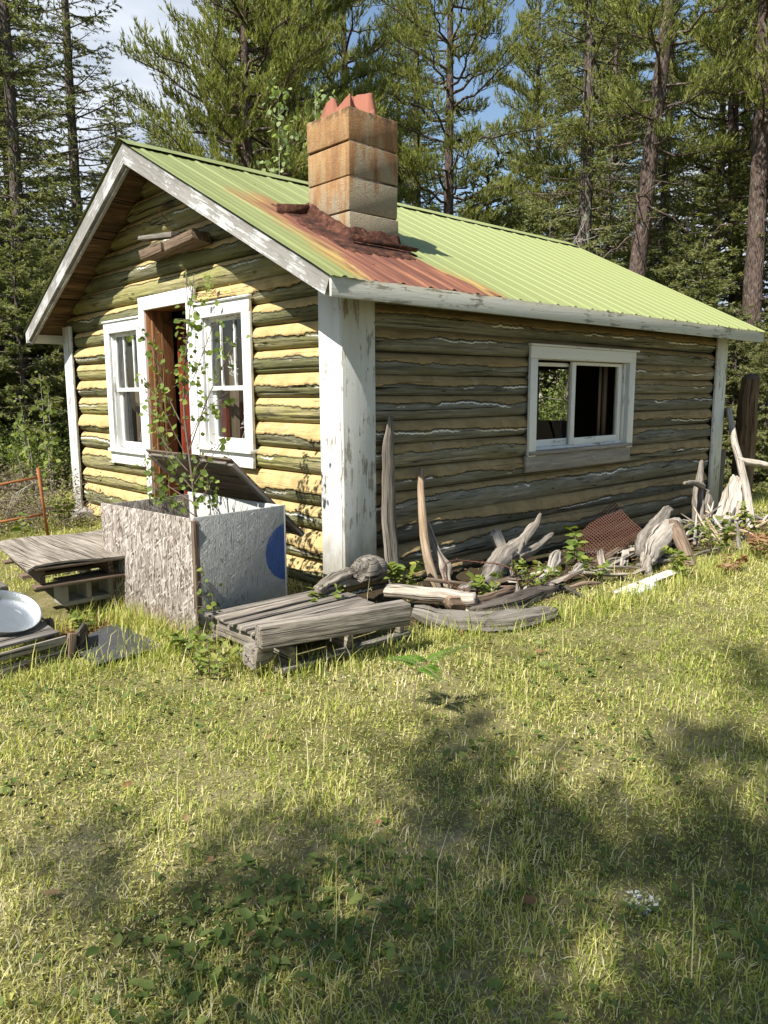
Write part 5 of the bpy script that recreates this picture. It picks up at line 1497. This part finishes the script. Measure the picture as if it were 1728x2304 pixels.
def blades(b, n, rmin, rmax, hmin, hmax, wid, lean, straw, seed, amin=R(-12), amax=R(120), pw=1.0):
    r = np.random.default_rng(seed)
    rr_ = rmin + (rmax - rmin) * r.random(n) ** pw; a = r.uniform(amin, amax, n)
    x = -4.0 + rr_ * np.cos(a); y = -4.81 + rr_ * np.sin(a)
    cl = n2(x * 3.4, y * 3.4, 51, 4) * 1.25; patch = n2(x * .7, y * .7, 52, 3)
    keep = ~blocked(x, y) & (strip(x, y) < .15 + .9 * r.random(n) ** 3) & (cl + .55 * r.random(n) > .05) & (lawn_mask(x, y) > .25 + .3 * r.random(n))
    x, y, cl, patch, rr_ = x[keep], y[keep], cl[keep], patch[keep], rr_[keep]; n = len(x)
    z = gz(x, y) - .004
    h = (hmin + (hmax - hmin) * r.random(n) ** 1.8) * (.75 + 1.3 * np.clip(cl + .15, 0, 1)) * (1 + .01 * rr_)
    w = wid * r.uniform(.7, 1.4, n) * (1 + .16 * rr_)
    az = r.uniform(0, 2 * PI, n); le = np.abs(r.normal(0, lean, n)).clip(0, 1.45)
    d1 = np.stack([np.sin(le) * np.cos(az), np.sin(le) * np.sin(az), np.cos(le)], -1)
    le2 = (le + r.uniform(.1, .9, n)).clip(0, 1.9)
    d2 = np.stack([np.sin(le2) * np.cos(az), np.sin(le2) * np.sin(az), np.cos(le2)], -1)
    s = np.stack([-np.sin(az), np.cos(az), 0 * az], -1)
    Bp = np.stack([x, y, z], -1); Mp = Bp + d1 * (h * .55)[:, None]; Tp = Mp + d2 * (h * .45)[:, None]
    Tp[:, 2] = np.maximum(Tp[:, 2], z + .004)
    V = np.stack([Bp - s * w[:, None], Bp + s * w[:, None], Mp + s * (w * .7)[:, None], Mp - s * (w * .7)[:, None], Tp], 1)
    rv = np.clip(.38 + .8 * patch + straw + r.normal(0, .21, n), 0, 1)
    i = np.arange(n)[:, None] * 5
    b.add(V.reshape(-1, 3), i + np.array([0, 1, 2, 3]), i + np.array([3, 2, 4]), rq=rv, rt=rv)


b = B()
blades(b, 460000, 1.5, 19, .016, .058, .0016, .75, .0, 1)
blades(b, 36000, 1.5, 16, .05, .11, .0015, .40, -.10, 2)
blades(b, 240000, 1.5, 17, .025, .08, .0014, 1.35, .34, 3)
gr = b.obj('grass', M['grass']); tag(gr, 'short yellow green grass and straw covering the clearing', 'grass', kind='stuff')
b = B()
blades(b, 1800, 1.6, 13, .12, .36, .0011, .22, .38, 4)
gr = b.obj('tall_grass', M['grass']); tag(gr, 'thin dry grass stems standing above the lawn', 'grass', kind='stuff')
# longer growth along the foot of the box, pallets and walls
b = B(); r = np.random.default_rng(9)
lines = [((-1.64, 1.0), (-1.53, -.25)), ((-1.53, -.27), (-1.52, -1.25)), ((-1.5, -1.28), (-.4, -1.3)), ((-2.9, .5), (-1.7, .72)), ((-2.3, -.4), (-1.75, -.35)), ((-1.8, -.3), (-1.75, .5)), ((-.4, -1.3), (.9, -1.8)), ((.9, -1.75), (3.2, -1.8)), ((3.2, -1.7), (6.5, -1.6)), ((7.5, -.2), (11, 0)), ((-3, -.3), (-2.3, -.3)), ((-1.9, .8), (-1.65, .2))]
for (p, q) in lines:
    p, q = np.array(p), np.array(q); n = int(np.linalg.norm(q - p) * 520)
    c = p + (q - p) * r.random(n)[:, None] + r.normal(0, .10, (n, 2))
    z = gz(c[:, 0], c[:, 1]); h = r.uniform(.05, .24, n) * r.random(n) ** .5; az = r.uniform(0, 2 * PI, n); le = np.abs(r.normal(0, .4, n)); w = r.uniform(.0015, .004, n)
    d1 = np.stack([np.sin(le) * np.cos(az), np.sin(le) * np.sin(az), np.cos(le)], -1); le2 = le + r.uniform(.2, 1., n)
    d2 = np.stack([np.sin(le2) * np.cos(az), np.sin(le2) * np.sin(az), np.cos(le2)], -1); s = np.stack([-np.sin(az), np.cos(az), 0 * az], -1)
    Bp = np.concatenate([c, z[:, None]], 1); Mp = Bp + d1 * (h * .55)[:, None]; Tp = Mp + d2 * (h * .5)[:, None]
    V = np.stack([Bp - s * w[:, None], Bp + s * w[:, None], Mp + s * (w * .8)[:, None], Mp - s * (w * .8)[:, None], Tp], 1)
    i = np.arange(n)[:, None] * 5; rv = np.clip(r.normal(.35, .22, n), 0, 1)
    b.add(V.reshape(-1, 3), i + np.array([0, 1, 2, 3]), i + np.array([3, 2, 4]), rq=rv, rt=rv)
gr = b.obj('rank_grass', M['grass']); tag(gr, 'longer grass growing along the foot of the box, pallets and debris', 'grass', kind='stuff')
# turf of tiny leaves and moss between the blades
b = B(); n_ = 330000; rr_ = 1.5 + 13 * r.random(n_); a = r.uniform(R(-5), R(105), n_)
x = -4 + rr_ * np.cos(a); y = -4.81 + rr_ * np.sin(a); pt = n2(x * 2.1, y * 2.1, 77, 4)
ok = ~blocked(x, y) & (pt + .5 * r.random(n_) > .12) & (strip(x, y) < .3) & (lawn_mask(x, y) > .5); x, y, pt, rr_ = x[ok], y[ok], pt[ok], rr_[ok]; n_ = len(x)
leaves(b, np.stack([x, y, gz(x, y) + r.random(n_) * .022], -1), np.concatenate([r.normal(0, 1, (n_, 2)), np.abs(r.normal(.3, .4, (n_, 1)))], 1), r.uniform(.007, .017, n_) * (1 + .10 * rr_), .30, shape=KITE, rnd=np.clip(.45 + .9 * n2(x * .8, y * .8, 52, 3) + r.normal(0, .2, n_), 0, 1))
o = b.obj('turf', M['turf']); tag(o, 'moss and tiny leaved turf between the grass blades', 'turf', kind='stuff')
# low broad leaves in the lawn
b = B(); C, D, S_ = [], [], []
spots = [(-2.95, -2.98, .26, 190, .052), (-2.55, -3.10, .28, 150, .048), (-1.55, -2.75, .3, 40, .045), (-.9, -3.0, .35, 40, .045), (-2.0, -3.7, .35, 70, .04), (-1.75, -4.05, .15, 24, .055), (-3.0, -1.6, .4, 60, .05), (-2.2, -1.2, .4, 70, .045), (-2.6, -.7, .4, 120, .04), (-.3, -2.3, .4, 60, .05), (-1.2, -1.5, .4, 50, .04)]
for k in range(90):
    rr_ = r.uniform(1.8, 8); a = r.uniform(R(8), R(88)); spots.append((-4 + rr_ * math.cos(a), -4.81 + rr_ * math.sin(a), .15, 20, r.uniform(.018, .034)))
for (cx, cy, sp, n, sz) in spots:
    x = cx + r.normal(0, sp, n) * .7; y = cy + r.normal(0, sp, n) * .7; ok = ~blocked(x, y); x, y = x[ok], y[ok]; n = len(x)
    a = r.uniform(0, 2 * PI, n); C.append(np.stack([x, y, gz(x, y) + r.uniform(.008, .05, n)], -1)); D.append(np.stack([np.cos(a), np.sin(a), r.uniform(-.1, .5, n)], -1)); S_.append(r.uniform(.6, 1.2, n) * sz)
leaves(b, np.concatenate(C), np.concatenate(D), np.concatenate(S_), .55, nrm=np.tile([0, 0, 1.], (sum(map(len, S_)), 1)) + r.normal(0, .3, (sum(map(len, S_)), 3)), fold=.2)
o = b.obj('ground_cover', M['cover']); tag(o, 'low broad leaved weeds spread through the shaded lawn', 'ground cover', kind='stuff')
# needle litter and dry leaves
b = B(); n_ = 5200
x = r.normal(-1.95, .22, n_); y = r.normal(.55, .14, n_); x[2600:] = r.uniform(-.3, 6.5, 2600); y[2600:] = -.95 + r.normal(0, .40, 2600)
ok = ~blocked(x, y); x, y = x[ok], y[ok]; n_ = len(x)
leaves(b, np.stack([x, y, gz(x, y) + r.uniform(.003, .022, n_)], -1), np.concatenate([r.normal(0, 1, (n_, 2)), r.normal(0, .12, (n_, 1))], 1), r.uniform(.03, .07, n_), .12, shape=KITE)
x = np.concatenate([r.uniform(-3.4, 3, 46), r.uniform(-.3, 6, 200)]); y = np.concatenate([r.uniform(-4, -.5, 46), -1. + r.normal(0, .40, 200)]); ok = ~blocked(x, y); x, y = x[ok], y[ok]
leaves(b, np.stack([x, y, gz(x, y) + .03], -1), np.concatenate([r.normal(0, 1, (len(x), 2)), r.normal(0, .3, (len(x), 1))], 1), r.uniform(.03, .06, len(x)), .6)
o = b.obj('leaf_litter', M['red_leaf']); tag(o, 'fallen brown needles and leaves lying on the ground', 'litter', kind='stuff')
# undergrowth at the forest edge
b = B(); C, D = [], []
for k in range(420):
    if k % 3: cx, cy = r.uniform(-2.5, 8.5), r.uniform(8.6, 19)
    else: cx, cy = r.uniform(11.6, 19), r.uniform(-3, 14)
    n = 34; q = np.stack([cx + r.normal(0, .28, n), cy + r.normal(0, .28, n)], -1)
    C.append(np.concatenate([q, (gz(q[:, 0], q[:, 1]) + r.random(n) * r.uniform(.2, .75))[:, None]], 1)); D.append(r.normal(0, 1, (n, 3)))
C = np.concatenate(C); leaves(b, C, np.concatenate(D), r.uniform(.05, .13, len(C)), .5, shape=KITE)
o = b.obj('undergrowth', M['bush_leaf']); tag(o, 'low green undergrowth on the forest floor', 'undergrowth', kind='stuff')

# ================================================================== LIGHT, SKY, CAMERA
sun_to = Vector((-1., -.10, 1.23)).normalized()
sl = bpy.data.lights.new('sun', 'SUN'); sl.energy = 5.0; sl.angle = R(.53); sl.color = (1., .955, .87)
so = bpy.data.objects.new('sun', sl); COL.objects.link(so)
so.rotation_euler = sun_to.to_track_quat('Z', 'Y').to_euler(); so.location = (-30, -5, 40)
wd = bpy.data.worlds.new('World'); SC.world = wd; wd.use_nodes = True
nt = wd.node_tree; nt.nodes.clear()
def wn(t_, **kw):
    n = nt.nodes.new(t_)
    for k, v in kw.items(): setattr(n, k, v)
    return n
sky = wn('ShaderNodeTexSky', sky_type='NISHITA', sun_disc=False, sun_elevation=math.asin(sun_to.z), sun_rotation=math.atan2(sun_to.x, sun_to.y), air_density=1.3, dust_density=.6, ozone_density=2.0)
tc = wn('ShaderNodeTexCoord'); mp = wn('ShaderNodeMapping'); mp.inputs['Scale'].default_value = (1., 1., 2.2); mp.inputs['Location'].default_value = (.35, .1, .0)
nz = wn('ShaderNodeTexNoise'); nz.inputs['Scale'].default_value = 2.3; nz.inputs['Detail'].default_value = 6; nz.inputs['Roughness'].default_value = .55
mr = wn('ShaderNodeMapRange', interpolation_type='SMOOTHSTEP'); mr.inputs['From Min'].default_value = .56; mr.inputs['From Max'].default_value = .68
nz2 = wn('ShaderNodeTexNoise'); nz2.inputs['Scale'].default_value = 5.; nz2.inputs['Detail'].default_value = 4
cr_ = wn('ShaderNodeValToRGB'); cr_.color_ramp.elements[0].color = (2.9, 3.5, 4.5, 1); cr_.color_ramp.elements[1].color = (5.6, 6.0, 6.6, 1); cr_.color_ramp.elements[0].position = .4; cr_.color_ramp.elements[1].position = .62
mx = wn('ShaderNodeMix', data_type='RGBA'); bg = wn('ShaderNodeBackground'); out = wn('ShaderNodeOutputWorld')
bg.inputs['Strength'].default_value = .085
lk = nt.links.new
lk(tc.outputs['Generated'], mp.inputs[0]); lk(mp.outputs[0], nz.inputs['Vector']); lk(mp.outputs[0], nz2.inputs['Vector'])
def vdot(v, s, add):
    d = wn('ShaderNodeVectorMath', operation='DOT_PRODUCT'); lk(tc.outputs['Generated'], d.inputs[0]); d.inputs[1].default_value = Vector(v).normalized()
    q = wn('ShaderNodeMapRange', interpolation_type='SMOOTHSTEP'); q.inputs['From Min'].default_value = s[0]; q.inputs['From Max'].default_value = s[1]; q.inputs['To Max'].default_value = add
    lk(d.outputs['Value'], q.inputs['Value']); return q.outputs[0]
acc = nz.outputs[0]
for v_, s_, a_ in (((.41, .83, .37), (.94, .985), .30), ((.70, .62, .37), (.95, .99), -.22), ((.88, .45, .15), (.95, .99), .22), ((.29, .89, .34), (.96, .99), .12)):
    ad = wn('ShaderNodeMath', operation='ADD'); lk(acc, ad.inputs[0]); lk(vdot(v_, s_, a_), ad.inputs[1]); acc = ad.outputs[0]
lk(acc, mr.inputs['Value']); lk(nz2.outputs[0], cr_.inputs[0])
lk(mr.outputs[0], mx.inputs[0]); lk(sky.outputs[0], mx.inputs[6]); lk(cr_.outputs[0], mx.inputs[7]); lk(mx.outputs[2], bg.inputs[0]); lk(bg.outputs[0], out.inputs[0])

cd = bpy.data.cameras.new('camera'); co = bpy.data.objects.new('camera', cd); COL.objects.link(co); SC.camera = co
cd.sensor_fit = 'VERTICAL'; cd.sensor_height = 36.; cd.sensor_width = 27.; cd.lens = 1695.52 / 2304 * 36; cd.clip_start = .05; cd.clip_end = 600
rt_, up_, dd_ = Vector((.73298888, -.6802272, -.0042731)), Vector((.10850402, .11071418, .98791156)), Vector((.67153122, .72459183, -.15495965))
m4 = Matrix((rt_, up_, -dd_)).transposed().to_4x4(); m4.translation = (-4.0052, -4.8098, 1.6)
co.matrix_world = m4
SC.view_settings.view_transform = 'Standard'; SC.view_settings.look = 'None'; SC.view_settings.gamma = 1.; SC.view_settings.exposure = .88
SC.render.engine = 'CYCLES'
SC.cycles.max_bounces = 6; SC.cycles.diffuse_bounces = 2; SC.cycles.transparent_max_bounces = 12; SC.cycles.use_denoising = True
